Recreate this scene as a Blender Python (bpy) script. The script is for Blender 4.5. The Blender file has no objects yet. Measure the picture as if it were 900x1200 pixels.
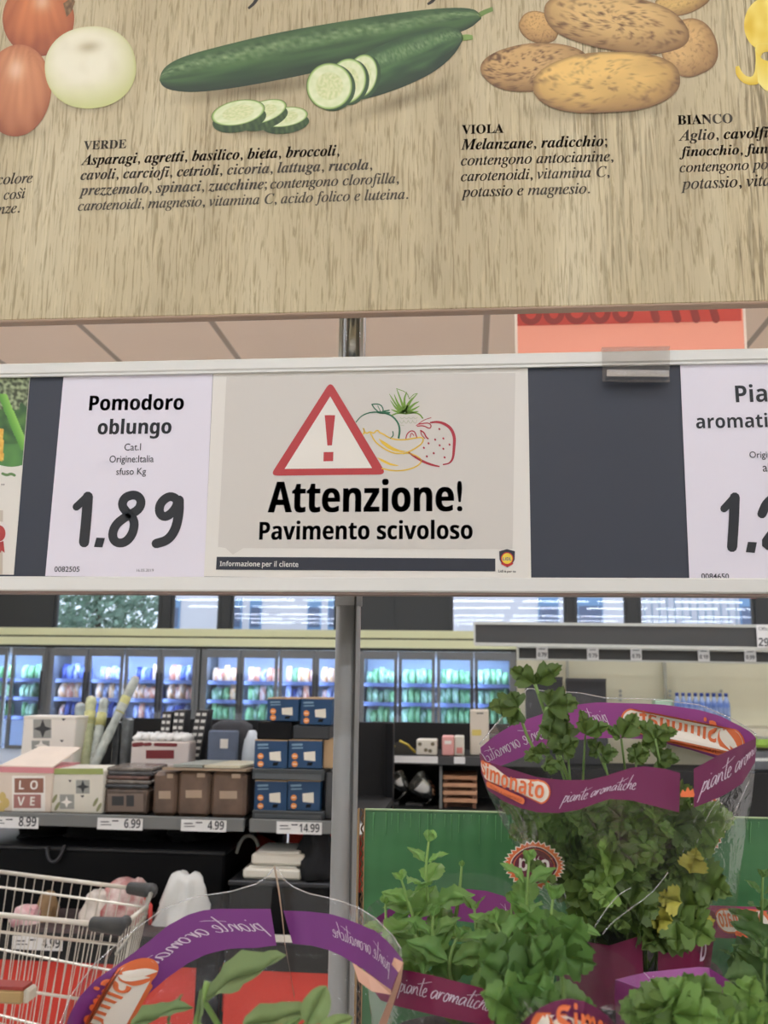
import bpy, math, random
from mathutils import Vector, Matrix, noise

# ------------------------------------------------------------------ camera, world, light rows, exposure
SC = bpy.context.scene
COL = SC.collection
F, PITCH, YAW, ROLL = 1055.0, math.radians(10.5), math.radians(-5.42), 0.0130
CAM = Vector((0, 0, 1.55))
_f = Vector((math.sin(YAW)*math.cos(PITCH), math.cos(YAW)*math.cos(PITCH), math.sin(PITCH)))
_r0 = _f.cross(Vector((0, 0, 1))).normalized(); _u0 = _r0.cross(_f)
_r = math.cos(ROLL)*_r0 + math.sin(ROLL)*_u0
_u = -math.sin(ROLL)*_r0 + math.cos(ROLL)*_u0
cd = bpy.data.cameras.new('camera'); cam = bpy.data.objects.new('camera', cd); COL.objects.link(cam)
M = Matrix((_r, _u, -_f)).transposed().to_4x4(); M.translation = CAM
cam.matrix_world = M
cd.sensor_fit = 'VERTICAL'; cd.sensor_height = 36.0; cd.lens = F/1200*36.0
cd.clip_start = 0.02; cd.clip_end = 200
cd.dof.use_dof = True; cd.dof.focus_distance = 0.85; cd.dof.aperture_fstop = 14.0
SC.camera = cam
w = bpy.data.worlds.new('sky'); SC.world = w; w.use_nodes = True
w.node_tree.nodes['Background'].inputs[0].default_value = (0.72, 0.84, 1.0, 1)
w.node_tree.nodes['Background'].inputs[1].default_value = 2.2
LAMP = 34.0            # luminance of the ceiling tubes
SC.view_settings.view_transform = 'Standard'; SC.view_settings.look = 'None'
SC.view_settings.exposure = -0.30; SC.view_settings.gamma = 1.0
try: SC.view_settings.use_curve_mapping = False
except Exception: pass
SC.cycles.use_denoising = True
SC.cycles.transparent_max_bounces = 32
SC.cycles.max_bounces = 10; SC.cycles.diffuse_bounces = 5; SC.cycles.transmission_bounces = 8

def ray(px, py): return (_f + _r*((px-450)/F) + _u*((600-py)/F))
def P(px, py, Y):                       # where the sight line through a pixel meets the plane y = Y
    d = ray(px, py); return CAM + d*(Y/d.y)
def PZ(px, py, z):                      # ... meets the plane at height z
    d = ray(px, py); return CAM + d*((z-CAM.z)/d.z)

# ------------------------------------------------------------------ helpers
def lin(c): return tuple((v/255/12.92 if v/255 <= .04045 else ((v/255+.055)/1.055)**2.4) for v in c)
_m = {}
def mat(name, rgb, rough=.55, metal=0, var=0.0, scale=20, bump=0.0, emit=0, spec=.5, stretch=(1,1,1), rgb2=None):
    if name in _m: return _m[name]
    m = bpy.data.materials.new(name); m.use_nodes = True; nt = m.node_tree; b = nt.nodes['Principled BSDF']
    c = lin(rgb)
    b.inputs['Base Color'].default_value = (*c, 1); b.inputs['Roughness'].default_value = rough
    b.inputs['Metallic'].default_value = metal; b.inputs['Specular IOR Level'].default_value = spec
    if emit:
        b.inputs['Emission Color'].default_value = (*c, 1); b.inputs['Emission Strength'].default_value = emit
    if var or bump or rgb2:
        tc = nt.nodes.new('ShaderNodeTexCoord'); mp = nt.nodes.new('ShaderNodeMapping'); mp.inputs['Scale'].default_value = stretch
        n = nt.nodes.new('ShaderNodeTexNoise'); n.inputs['Scale'].default_value = scale; n.inputs['Detail'].default_value = 5
        nt.links.new(tc.outputs['Object'], mp.inputs[0]); nt.links.new(mp.outputs[0], n.inputs['Vector'])
        if var or rgb2:
            r = nt.nodes.new('ShaderNodeValToRGB'); r.color_ramp.elements[0].position = .3; r.color_ramp.elements[1].position = .7
            c0 = c if rgb2 else tuple(v*(1-var) for v in c); c1 = lin(rgb2) if rgb2 else tuple(min(1, v*(1+var)) for v in c)
            r.color_ramp.elements[0].color = (*c0, 1); r.color_ramp.elements[1].color = (*c1, 1)
            nt.links.new(n.outputs[0], r.inputs[0]); nt.links.new(r.outputs[0], b.inputs['Base Color'])
        if bump:
            bp = nt.nodes.new('ShaderNodeBump'); bp.inputs['Strength'].default_value = bump; bp.inputs['Distance'].default_value = .004
            nt.links.new(n.outputs[0], bp.inputs['Height']); nt.links.new(bp.outputs[0], b.inputs['Normal'])
    _m[name] = m; return m

def ink_mat():                           # printed colour, carried per vertex, with its own coverage (alpha)
    if 'print_ink' in _m: return _m['print_ink']
    m = bpy.data.materials.new('print_ink'); m.use_nodes = True; nt = m.node_tree; b = nt.nodes['Principled BSDF']
    a = nt.nodes.new('ShaderNodeAttribute'); a.attribute_name = 'ink'
    nt.links.new(a.outputs['Color'], b.inputs['Base Color']); nt.links.new(a.outputs['Alpha'], b.inputs['Alpha'])
    b.inputs['Roughness'].default_value = .45; _m['print_ink'] = m; return m

def leaf_mat(name, rgb, trans=.3, rough=.5):
    if name in _m: return _m[name]
    m = bpy.data.materials.new(name); m.use_nodes = True; nt = m.node_tree; b = nt.nodes['Principled BSDF']; out = nt.nodes['Material Output']
    a = nt.nodes.new('ShaderNodeAttribute'); a.attribute_name = 'ink'
    mx = nt.nodes.new('ShaderNodeMix'); mx.data_type = 'RGBA'; mx.blend_type = 'MULTIPLY'; mx.inputs[0].default_value = 1
    mx.inputs[6].default_value = (*lin(rgb), 1); nt.links.new(a.outputs['Color'], mx.inputs[7])
    nt.links.new(mx.outputs[2], b.inputs['Base Color']); b.inputs['Roughness'].default_value = rough
    tr = nt.nodes.new('ShaderNodeBsdfTranslucent'); nt.links.new(mx.outputs[2], tr.inputs[0])
    s = nt.nodes.new('ShaderNodeMixShader'); s.inputs[0].default_value = trans
    nt.links.new(b.outputs[0], s.inputs[1]); nt.links.new(tr.outputs[0], s.inputs[2]); nt.links.new(s.outputs[0], out.inputs[0])
    _m[name] = m; return m

def film_mat(name, haze=.06, gloss=.10, tint=(255,255,255), rough=.12, bump=.5, bscale=14):
    if name in _m: return _m[name]
    m = bpy.data.materials.new(name); m.use_nodes = True; nt = m.node_tree; nt.nodes.remove(nt.nodes['Principled BSDF']); out = nt.nodes['Material Output']
    t = nt.nodes.new('ShaderNodeBsdfTransparent'); t.inputs[0].default_value = (*lin(tint), 1)
    g = nt.nodes.new('ShaderNodeBsdfGlossy'); g.inputs['Roughness'].default_value = rough
    d = nt.nodes.new('ShaderNodeBsdfDiffuse'); d.inputs[0].default_value = (.8, .8, .78, 1)
    lw = nt.nodes.new('ShaderNodeLayerWeight'); lw.inputs[0].default_value = .35
    mul = nt.nodes.new('ShaderNodeMath'); mul.operation = 'MULTIPLY_ADD'; mul.inputs[1].default_value = .22; mul.inputs[2].default_value = gloss*.4
    nt.links.new(lw.outputs['Fresnel'], mul.inputs[0])
    if bump:
        tc = nt.nodes.new('ShaderNodeTexCoord'); n = nt.nodes.new('ShaderNodeTexNoise'); n.inputs['Scale'].default_value = bscale; n.inputs['Detail'].default_value = 3; n.inputs['Distortion'].default_value = 1.5
        bp = nt.nodes.new('ShaderNodeBump'); bp.inputs['Strength'].default_value = bump; bp.inputs['Distance'].default_value = .01
        nt.links.new(tc.outputs['Object'], n.inputs['Vector']); nt.links.new(n.outputs[0], bp.inputs['Height']); nt.links.new(bp.outputs[0], g.inputs['Normal'])
    a = nt.nodes.new('ShaderNodeMixShader'); a.inputs[0].default_value = haze
    nt.links.new(t.outputs[0], a.inputs[1]); nt.links.new(d.outputs[0], a.inputs[2])
    s = nt.nodes.new('ShaderNodeMixShader'); nt.links.new(mul.outputs[0], s.inputs[0])
    nt.links.new(a.outputs[0], s.inputs[1]); nt.links.new(g.outputs[0], s.inputs[2]); nt.links.new(s.outputs[0], out.inputs[0])
    _m[name] = m; return m

def thing(name, label, cat, loc, group=None):
    o = bpy.data.objects.new(name, None); COL.objects.link(o); o.location = loc; o.empty_display_size = .05
    tag(o, label, cat, group); return o
def tag(o, label=None, cat=None, group=None, kind=None):
    if label: o['label'] = label
    if cat: o['category'] = cat
    if group: o['group'] = group
    if kind: o['kind'] = kind
    return o
def wloc(o):
    v = Vector(o.location)
    while o.parent: o = o.parent; v += Vector(o.location)
    return v

class MB:
    def __init__(s): s.v = []; s.f = []; s.c = []; s.usec = False
    def add(s, vs, fs, col=None):
        k = len(s.v); s.v += [Vector(p) for p in vs]; s.f += [tuple(i+k for i in f) for f in fs]
        if col is not None: s.usec = True
        if col is None: col = (1, 1, 1, 1)
        if isinstance(col, list): s.c += col
        else: s.c += [col]*len(vs)
        return s
    def box(s, a, b, bev=0, col=None):
        x0, y0, z0 = (min(a[i], b[i]) for i in range(3)); x1, y1, z1 = (max(a[i], b[i]) for i in range(3))
        if bev <= 0:
            s.add([(x0,y0,z0),(x1,y0,z0),(x1,y1,z0),(x0,y1,z0),(x0,y0,z1),(x1,y0,z1),(x1,y1,z1),(x0,y1,z1)],
                  [(0,3,2,1),(4,5,6,7),(0,1,5,4),(1,2,6,5),(2,3,7,6),(3,0,4,7)], col)
        else:
            e = min(bev, (x1-x0)/2.01, (y1-y0)/2.01, (z1-z0)/2.01); vs = []; fs = []
            idx = {}
            for ix, X in enumerate((x0, x1)):
                for iy, Yv in enumerate((y0, y1)):
                    for iz, Z in enumerate((z0, z1)):
                        sx, sy, sz = 1-2*ix, 1-2*iy, 1-2*iz
                        for k, p in enumerate(((X, Yv+sy*e, Z+sz*e), (X+sx*e, Yv, Z+sz*e), (X+sx*e, Yv+sy*e, Z))):
                            idx[ix,iy,iz,k] = len(vs); vs.append(p)
            for a_ in (0, 1):
                fs += [tuple(idx[a_,i,j,0] for i, j in ((0,0),(1,0),(1,1),(0,1))), tuple(idx[i,a_,j,1] for i, j in ((0,0),(1,0),(1,1),(0,1))), tuple(idx[i,j,a_,2] for i, j in ((0,0),(1,0),(1,1),(0,1)))]
                for b_ in (0, 1):
                    fs += [(idx[a_,b_,0,0], idx[a_,b_,0,1], idx[a_,b_,1,1], idx[a_,b_,1,0]), (idx[a_,0,b_,0], idx[a_,0,b_,2], idx[a_,1,b_,2], idx[a_,1,b_,0]), (idx[0,a_,b_,1], idx[0,a_,b_,2], idx[1,a_,b_,2], idx[1,a_,b_,1])]
                    for c_ in (0, 1): fs.append(tuple(idx[a_,b_,c_,k] for k in range(3)))
            s.add(vs, fs, col)
        return s
    def pbox(s, x0, y0, x1, y1, Y, d, bev=0, col=None):          # box whose front covers a pixel rectangle at depth Y
        a = P(x0, (y0+y1)/2, Y).x; b = P(x1, (y0+y1)/2, Y).x; xm = (x0+x1)/2
        t = P(xm, y0, Y).z; u = P(xm, y1, Y).z
        return s.box((a, Y, u), (b, Y+d, t), bev, col)
    def quad(s, pts, col=None): return s.add(pts, [tuple(range(len(pts)))], col)
    def slab(s, pts, d, col=None):                              # polygon extruded along +y by d
        n = len(pts); vs = [Vector(p) for p in pts]+[Vector(p)+Vector((0, d, 0)) for p in pts]
        return s.add(vs, [tuple(range(n)), tuple(range(2*n-1, n-1, -1))]+[(i, (i+1) % n, n+(i+1) % n, n+i) for i in range(n)], col)
    def tube(s, pts, r, n=8, col=None, cap=True):
        pts = [Vector(p) for p in pts]; rs = r if isinstance(r, (list, tuple)) else [r]*len(pts); vs = []; fs = []
        ref = None
        for i, p in enumerate(pts):
            d = (pts[min(i+1, len(pts)-1)]-pts[max(i-1, 0)]).normalized()
            if ref is None: ref = d.orthogonal().normalized()
            ref = (ref-d*ref.dot(d)).normalized() if (ref-d*ref.dot(d)).length > 1e-6 else d.orthogonal().normalized()
            q = d.cross(ref)
            vs += [p+(ref*math.cos(2*math.pi*k/n)+q*math.sin(2*math.pi*k/n))*rs[i] for k in range(n)]
        for i in range(len(pts)-1):
            fs += [(i*n+k, i*n+(k+1) % n, (i+1)*n+(k+1) % n, (i+1)*n+k) for k in range(n)]
        if cap: fs += [tuple(range(n-1, -1, -1)), tuple(range((len(pts)-1)*n, len(pts)*n))]
        return s.add(vs, fs, col)
    def grid(s, rows, closed=False, col=None):
        n = len(rows[0]); vs = [p for r in rows for p in r]; fs = []
        for i in range(len(rows)-1):
            for k in range(n if closed else n-1):
                fs.append((i*n+k, i*n+(k+1) % n, (i+1)*n+(k+1) % n, (i+1)*n+k))
        return s.add(vs, fs, col)
    def build(s, name, m, parent=None, smooth=False, kind=None, bevel=0):
        me = bpy.data.meshes.new(name); o = bpy.data.objects.new(name, me); COL.objects.link(o)
        if parent is not None: o.parent = parent; off = wloc(parent)
        else:
            xs = [v for v in s.v]; n = max(1, len(xs))
            off = Vector((sum(v.x for v in xs)/n, sum(v.y for v in xs)/n, min(v.z for v in xs))) if xs else Vector()
            o.location = off
        me.from_pydata([tuple(v-off) for v in s.v], [], s.f); me.update()
        me.materials.append(m)
        if s.usec:
            at = me.color_attributes.new('ink', 'FLOAT_COLOR', 'POINT')
            at.data.foreach_set('color', [x for c in s.c for x in (c if len(c) == 4 else (*c, 1))])
        if smooth: me.polygons.foreach_set('use_smooth', [True]*len(me.polygons))
        if kind: o['kind'] = kind
        return o

def resample(pts, n):
    pts = [tuple(p) for p in pts]; L = [0]
    for a, b in zip(pts, pts[1:]): L.append(L[-1]+math.dist(a, b))
    out = []; j = 0
    for i in range(n):
        t = L[-1]*i/(n-1)
        while j < len(L)-2 and L[j+1] < t: j += 1
        k = (t-L[j])/max(1e-9, L[j+1]-L[j]); out.append(tuple(a+(b-a)*k for a, b in zip(pts[j], pts[j+1])))
    return out
def smooth_line(pts, it=2, closed=False):
    for _ in range(it):
        q = []; n = len(pts)
        if not closed: q.append(pts[0])
        for i in range(n if closed else n-1):
            a, b = pts[i], pts[(i+1) % n]
            q.append(tuple(x*.75+y*.25 for x, y in zip(a, b))); q.append(tuple(x*.25+y*.75 for x, y in zip(a, b)))
        if not closed: q.append(pts[-1])
        pts = q
    return pts

# ---- lettering
def _alpha(s, up, lo, dg=None, exc={}):
    o = ''
    for ch in s:
        if ch in exc: o += exc[ch]
        elif 'A' <= ch <= 'Z': o += chr(up+ord(ch)-65)
        elif 'a' <= ch <= 'z': o += chr(lo+ord(ch)-97)
        elif dg and '0' <= ch <= '9': o += chr(dg+ord(ch)-48)
        else: o += ch
    return o
def SB(s): return _alpha(s, 0x1D5D4, 0x1D5EE, 0x1D7EC)          # bold sans
def RB(s): return _alpha(s, 0x1D400, 0x1D41A, 0x1D7CE)          # bold serif
def BI(s): return _alpha(s, 0x1D468, 0x1D482)                   # bold italic serif
def IT(s): return _alpha(s, 0x1D434, 0x1D44E, None, {'h': '\u210e'})
def SCR(s): return _alpha(s, 0x1D49C, 0x1D4B6, None, {'e': '\u212f', 'g': '\u210a', 'o': '\u2134'})
_tc = {}
def text2d(s, shear=0.0, res=3, fat=0.0):
    k = (s, shear, res, fat)
    if k in _tc: return _tc[k]
    c = bpy.data.curves.new('t', 'FONT'); c.body = s; c.resolution_u = res; c.shear = shear; c.offset = fat
    o = bpy.data.objects.new('t', c); COL.objects.link(o)
    dg = bpy.context.evaluated_depsgraph_get(); dg.update()
    me = bpy.data.meshes.new_from_object(o.evaluated_get(dg))
    vs = [(v.co.x, v.co.y) for v in me.vertices]; fs = [tuple(p.vertices) for p in me.polygons]
    bpy.data.objects.remove(o); bpy.data.curves.remove(c); bpy.data.meshes.remove(me)
    x0 = min(v[0] for v in vs); x1 = max(v[0] for v in vs)
    _tc[k] = ([(x-x0, y) for x, y in vs], fs, x1-x0); return _tc[k]
def put_text(mb, s, p0, p1, Y, ky=1.0, ref=None, shear=0.0, fat=0.0):
    """lettering on the plane y = Y, its baseline running from pixel p0 to p1"""
    vs, fs, wd = text2d(s, shear, 3, fat)
    if ref: wd = text2d(ref, shear, 3, fat)[2]
    a = P(*p0, Y); b = P(*p1, Y); d = b-a; k = d.length/wd; d = d.normalized(); up = Vector((-d.z, 0, d.x))
    mb.add([a+d*(x*k)+up*(y*k*ky) for x, y in vs], fs)
def stroke(mb, pts, wpx, Y, closed=False, col=None, sm=2, taper=None):
    """a flat inked line on the plane y = Y through pixel points, with round ends"""
    if sm and len(pts) > 2: pts = smooth_line(pts, sm, closed)
    n = len(pts); L = []; R = []
    for i in range(n):
        a = pts[(i-1) % n] if closed or i else pts[i]; b = pts[(i+1) % n] if closed or i < n-1 else pts[i]
        dx, dy = b[0]-a[0], b[1]-a[1]; l = math.hypot(dx, dy) or 1; t = wpx/2
        if taper: t *= taper(i/(n-1))
        L.append(P(pts[i][0]-dy/l*t, pts[i][1]+dx/l*t, Y)); R.append(P(pts[i][0]+dy/l*t, pts[i][1]-dx/l*t, Y))
    vs = L+R; fs = [(i, (i+1) % n, n+(i+1) % n, n+i) for i in range(n if closed else n-1)]
    mb.add(vs, fs, col)
    if not closed and not taper:
        for c in (pts[0], pts[-1]): disc(mb, c, wpx/2, wpx/2, Y-.00002, col, 10)
def disc(mb, c, rx, ry, Y, col=None, n=24, rot=0):
    ca, sa = math.cos(rot), math.sin(rot)
    mb.quad([P(c[0]+rx*math.cos(t)*ca-ry*math.sin(t)*sa, c[1]+rx*math.cos(t)*sa+ry*math.sin(t)*ca, Y) for t in (2*math.pi*i/n for i in range(n))], col)
def poly(mb, pts, Y, col=None): mb.quad([P(x, y, Y) for x, y in pts], col)

WHITE = mat('white_paint', (226,224,218), .5)
BLACKM = mat('black_ink', (34,36,40), .6)
# ================================================================== SETTING
CEIL = 4.1; X0, X1, Y0, Y1 = -11.0, 12.0, -9.0, 17.0
mb = MB(); mb.box((X0-.2, Y0-.2, -.2), (X1+.2, Y1+.2, 0))
fl = mat('floor_tiles', (206,203,198), .35, var=.05, scale=3); mb.build('floor', fl, kind='structure')
cm = bpy.data.materials.new('ceiling_tiles'); cm.use_nodes = True; nt = cm.node_tree; b = nt.nodes['Principled BSDF']; b.inputs['Roughness'].default_value = .9
tc = nt.nodes.new('ShaderNodeTexCoord'); br = nt.nodes.new('ShaderNodeTexBrick'); br.offset = 0; br.squash = 1
br.inputs['Color1'].default_value = (*lin((240,214,190)), 1); br.inputs['Color2'].default_value = (*lin((243,217,192)), 1); br.inputs['Mortar'].default_value = (*lin((176,156,138)), 1)
br.inputs['Scale'].default_value = 1; br.inputs['Brick Width'].default_value = 1.0; br.inputs['Row Height'].default_value = 1.0; br.inputs['Mortar Size'].default_value = .025
mp = nt.nodes.new('ShaderNodeMapping'); mp.inputs['Location'].default_value = (.36, .1, 0)
nt.links.new(tc.outputs['Object'], mp.inputs[0]); nt.links.new(mp.outputs[0], br.inputs['Vector']); nt.links.new(br.outputs[0], b.inputs['Base Color'])
mb = MB(); mb.box((X0-.2, Y0-.2, CEIL), (X1+.2, Y1+.2, CEIL+.2)); mb.build('ceiling', cm, kind='structure')
wallm = mat('wall_plaster', (206,202,186), .8, var=.03, scale=2)
for nm, a, b_ in (('wall_left', (X0-.2, Y0, 0), (X0, Y1, CEIL)), ('wall_right', (X1, Y0, 0), (X1+.2, Y1, CEIL)), ('wall_front', (X0, Y0-.2, 0), (X1, Y0, CEIL))):
    mb = MB(); mb.box(a, b_); mb.build(nm, wallm, kind='structure')
# back wall with its high ribbon of windows
zs = P(300, 742, Y1).z; zt = P(300, 655, Y1).z
mb = MB(); mb.box((X0, Y1, 0), (X1, Y1+.25, zs)); mb.box((X0, Y1, zt), (X1, Y1+.25, CEIL)); mb.build('wall_back', mat('back_wall_grey', (96,96,94), .8), kind='structure')
dark = mat('dark_window_panel', (58,58,56), .6)
wins = [(63,187), (200,257), (270,394), (528,664), (674,735), (749,885)]
wx = [(P(a, 715, Y1).x, P(b_, 715, Y1).x) for a, b_ in wins]
edges = [X0]+[v for p in wx for v in p]+[X1]
glass = film_mat('window_glass', haze=0.0, gloss=.16, rough=.02, bump=0)
framem = mat('window_frame_grey', (70,70,68), .5)
k = 1
for i in range(0, len(edges), 2):
    mb = MB(); mb.box((edges[i], Y1, zs), (edges[i+1], Y1+.2, zt))
    mb.box((edges[i]+.0, Y1-.015, zs), (edges[i]+.04, Y1, zt)); mb.box((edges[i+1]-.04, Y1-.015, zs), (edges[i+1], Y1, zt))
    if edges[i+1]-edges[i] > 1: 
        xm = edges[i]+.5*(edges[i+1]-edges[i]); mb.box((xm-.02, Y1-.012, zs), (xm+.02, Y1, zt))
    mb.build('trim_%d' % k, dark, kind='structure'); k += 1
for i, (a, b_) in enumerate(wx):
    mb = MB()
    for q in ((a, zs, a+.05, zt), (b_-.05, zs, b_, zt), (a+.05, zs, b_-.05, zs+.04), (a+.05, zt-.05, b_-.05, zt)):
        mb.box((q[0], Y1+.05, q[1]), (q[2], Y1+.12, q[3]))
    wo = mb.build('window_%d' % (i+1), framem, kind='structure')
    mb = MB(); mb.quad([(a+.05, Y1+.09, zs+.04), (b_-.05, Y1+.09, zs+.04), (b_-.05, Y1+.09, zt-.05), (a+.05, Y1+.09, zt-.05)]); mb.build('pane', glass, wo)
# outside
mb = MB(); mb.box((-60, Y1+.3, -.3), (60, 70, -.1)); mb.build('ground_outside', mat('asphalt', (150,150,150), .9), kind='structure')
YB = 34.0
bd = thing('apartment_building', 'pale building across the street seen through the high windows', 'building', (3, YB, -.1))
mb = MB(); mb.box((P(196, 700, YB).x, YB, -.1), (P(930, 700, YB).x, YB+8, 11)); mb.build('facade', mat('pale_facade', (222,220,226), .8, var=.03, scale=.4), bd)
for a, b_, t in ((200,210,702), (272,283,702), (292,306,702), (360,376,702), (384,396,702), (631,655,700), (677,707,700), (868,884,701)):
    mb = MB(); mb.pbox(a, t, b_, 760, YB-.05, .1); q = mb.build('window_frame', mat('facade_window_blue', (120,160,200), .3), bd)
    mb = MB(); mb.pbox(a+1.5, t+10, b_-1.5, 735, YB-.07, .02); mb.build('pane', mat('facade_pane', (96,112,142), .3), q)
for x in range(755, 866, 9):
    mb = MB(); mb.pbox(x, 690, x+1.5, 760, YB-.08, .1); mb.build('facade_rib', mat('facade_rib_grey', (170,185,200), .6), bd)
random.seed(5)
tr = thing('leafy_tree', 'leafy green tree outside the leftmost high window', 'tree', (P(120, 720, 26).x, 26, -.1))
mb = MB(); c0 = P(115, 700, 26)
for i in range(4200):
    v = Vector((random.uniform(-1.75, 1.75), random.gauss(0, .8), random.uniform(-2.2, 2.4))); c = c0+v; d = Vector((random.uniform(-1,1), random.uniform(-1,1), random.uniform(-1,1))).normalized(); e = d.orthogonal().normalized()*.13; g = d.cross(e).normalized()*.13
    t = random.uniform(.5, 1.3); mb.quad([c-e, c-g*.6, c+e, c+g*.6], (t*.9, t, t*.95, 1))
mb.build('foliage', leaf_mat('tree_leaf', (170,190,176), .5), tr)
mb = MB(); mb.tube([(c0.x, 26, -.1), (c0.x+.1, 26, 2.2), (c0.x, 26, c0.z+.5)], [.16, .12, .05]); mb.build('trunk', mat('bark', (90,80,70), .9), tr)

# rows of ceiling tubes
lm = mat('tube_light', (232,241,255), .5, emit=LAMP); hm = mat('lamp_housing', (205,203,198), .5)
def lampset(x, y, proto=[None]):
    if proto[0] is None:
        r = thing('ceiling_light', 'long white ceiling tube light in the rows over the aisles', 'ceiling light', (0, 0, CEIL), 'ceiling tube lights over the store')
        m1 = MB(); m1.box((-1.05, -.07, CEIL-.05), (1.05, .07, CEIL)); m1.build('housing', hm, r)
        m1 = MB(); m1.box((-1.02, -.055, CEIL-.075), (1.02, .055, CEIL-.05)); m1.build('diffuser', lm, r); proto[0] = r; o = r
    else:
        o = proto[0].copy(); COL.objects.link(o)
        for c in proto[0].children: d = c.copy(); COL.objects.link(d); d.parent = o
    o.location = (x, y, CEIL)
for y in (-7.0, -4.2, -1.5, 2.4, 5.2, 10.6, 14.6):
    for i in range(9): lampset(-9.0+i*2.35, y)

# ================================================================== FREEZERS along the back
YF = 14.0
steel = mat('freezer_steel', (112,113,112), .45, .2); inner = mat('freezer_inner', (214,222,232), .6); fled = mat('freezer_strip', (190,215,255), .5, emit=60)
fglass = film_mat('freezer_glass', haze=.03, gloss=.05, rough=.05, bump=0, tint=(225,235,250))
zft = P(300, 761, YF).z; zgt = P(300, 771, YF).z; zgb = .45
packs = {'green': ((118,176,112), (205,228,205), (70,132,70), (160,205,150)), 'blue': ((70,84,150), (110,130,205), (214,222,240), (58,62,110)),
         'warm': ((236,170,96), (240,214,180), (222,120,90), (245,235,220))}
random.seed(11)
def pack_mesh(kind, wdt, h):                       # a soft-cornered bag with a crimped top
    m1 = MB(); rows = []
    for j, (z, sx, sy) in enumerate(((0, .9, .7), (.08, 1, 1), (.5, 1.03, 1.1), (.8, .98, .8), (.92, .95, .25), (1, .97, .12))):
        ring = []
        for q in range(12):
            t = 2*math.pi*q/12; cx = math.copysign(abs(math.cos(t))**.5, math.cos(t)); cy = math.copysign(abs(math.sin(t))**.5, math.sin(t))
            ring.append((cx*wdt/2*sx, cy*.09*sy, z*h))
        rows.append(ring)
    m1.grid(rows, closed=True); m1.f += [tuple(range(11, -1, -1)), tuple(range(60, 72))]
    return m1
PACK = {}
def frozen_pack(kind, idx, x, y, z, bank, wd, h):
    key = (kind, idx)
    lb = {'green': 'green and white bag of frozen food', 'blue': 'blue frozen food packet', 'warm': 'orange and cream frozen food packet'}[kind]
    if key not in PACK:
        o = pack_mesh(kind, .16, .2).build('frozen_food_pack', mat('pack_%s_%d' % key, packs[kind][idx], .4, rgb2=packs[kind][(idx+1) % 4], scale=13), None, True); PACK[key] = o
    else: o = PACK[key].copy(); COL.objects.link(o)
    tag(o, '%s in the %s' % (lb, bank), 'frozen food', 'frozen packs, %s, %s' % (kind, bank))
    o.location = (x, y, z); o.scale = (wd/.16, 1, h/.2); o.rotation_euler = (0, 0, random.uniform(-.35, .35))
banks = [('far-left freezer', [(-66,-30), (-27,5), (17,49)], 'green', [0]), ('four-door freezer left of the pillar gap', [(63,99), (107,141), (150,184), (192,226)], 'blue', [1]),
         ('freezer behind the blue boxes', [(243,278), (286,322), (331,366), (374,410)], 'mix', [1]), ('freezer right of the grey pole', [(427,462), (471,506), (516,551), (560,597)], 'green', [0])]
names = {0: 'four-door freezer cabinet with green packs, at the left edge', 1: 'four-door freezer cabinet full of blue packets, left of centre', 2: 'freezer cabinet with mixed packs behind the blue boxes', 3: 'four-door freezer cabinet with green bags, right of the grey pole'}
bname = {0: 'leftmost freezer', 1: 'freezer above the striped rolls', 2: 'freezer behind the blue boxes', 3: 'freezer right of the pole'}
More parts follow.
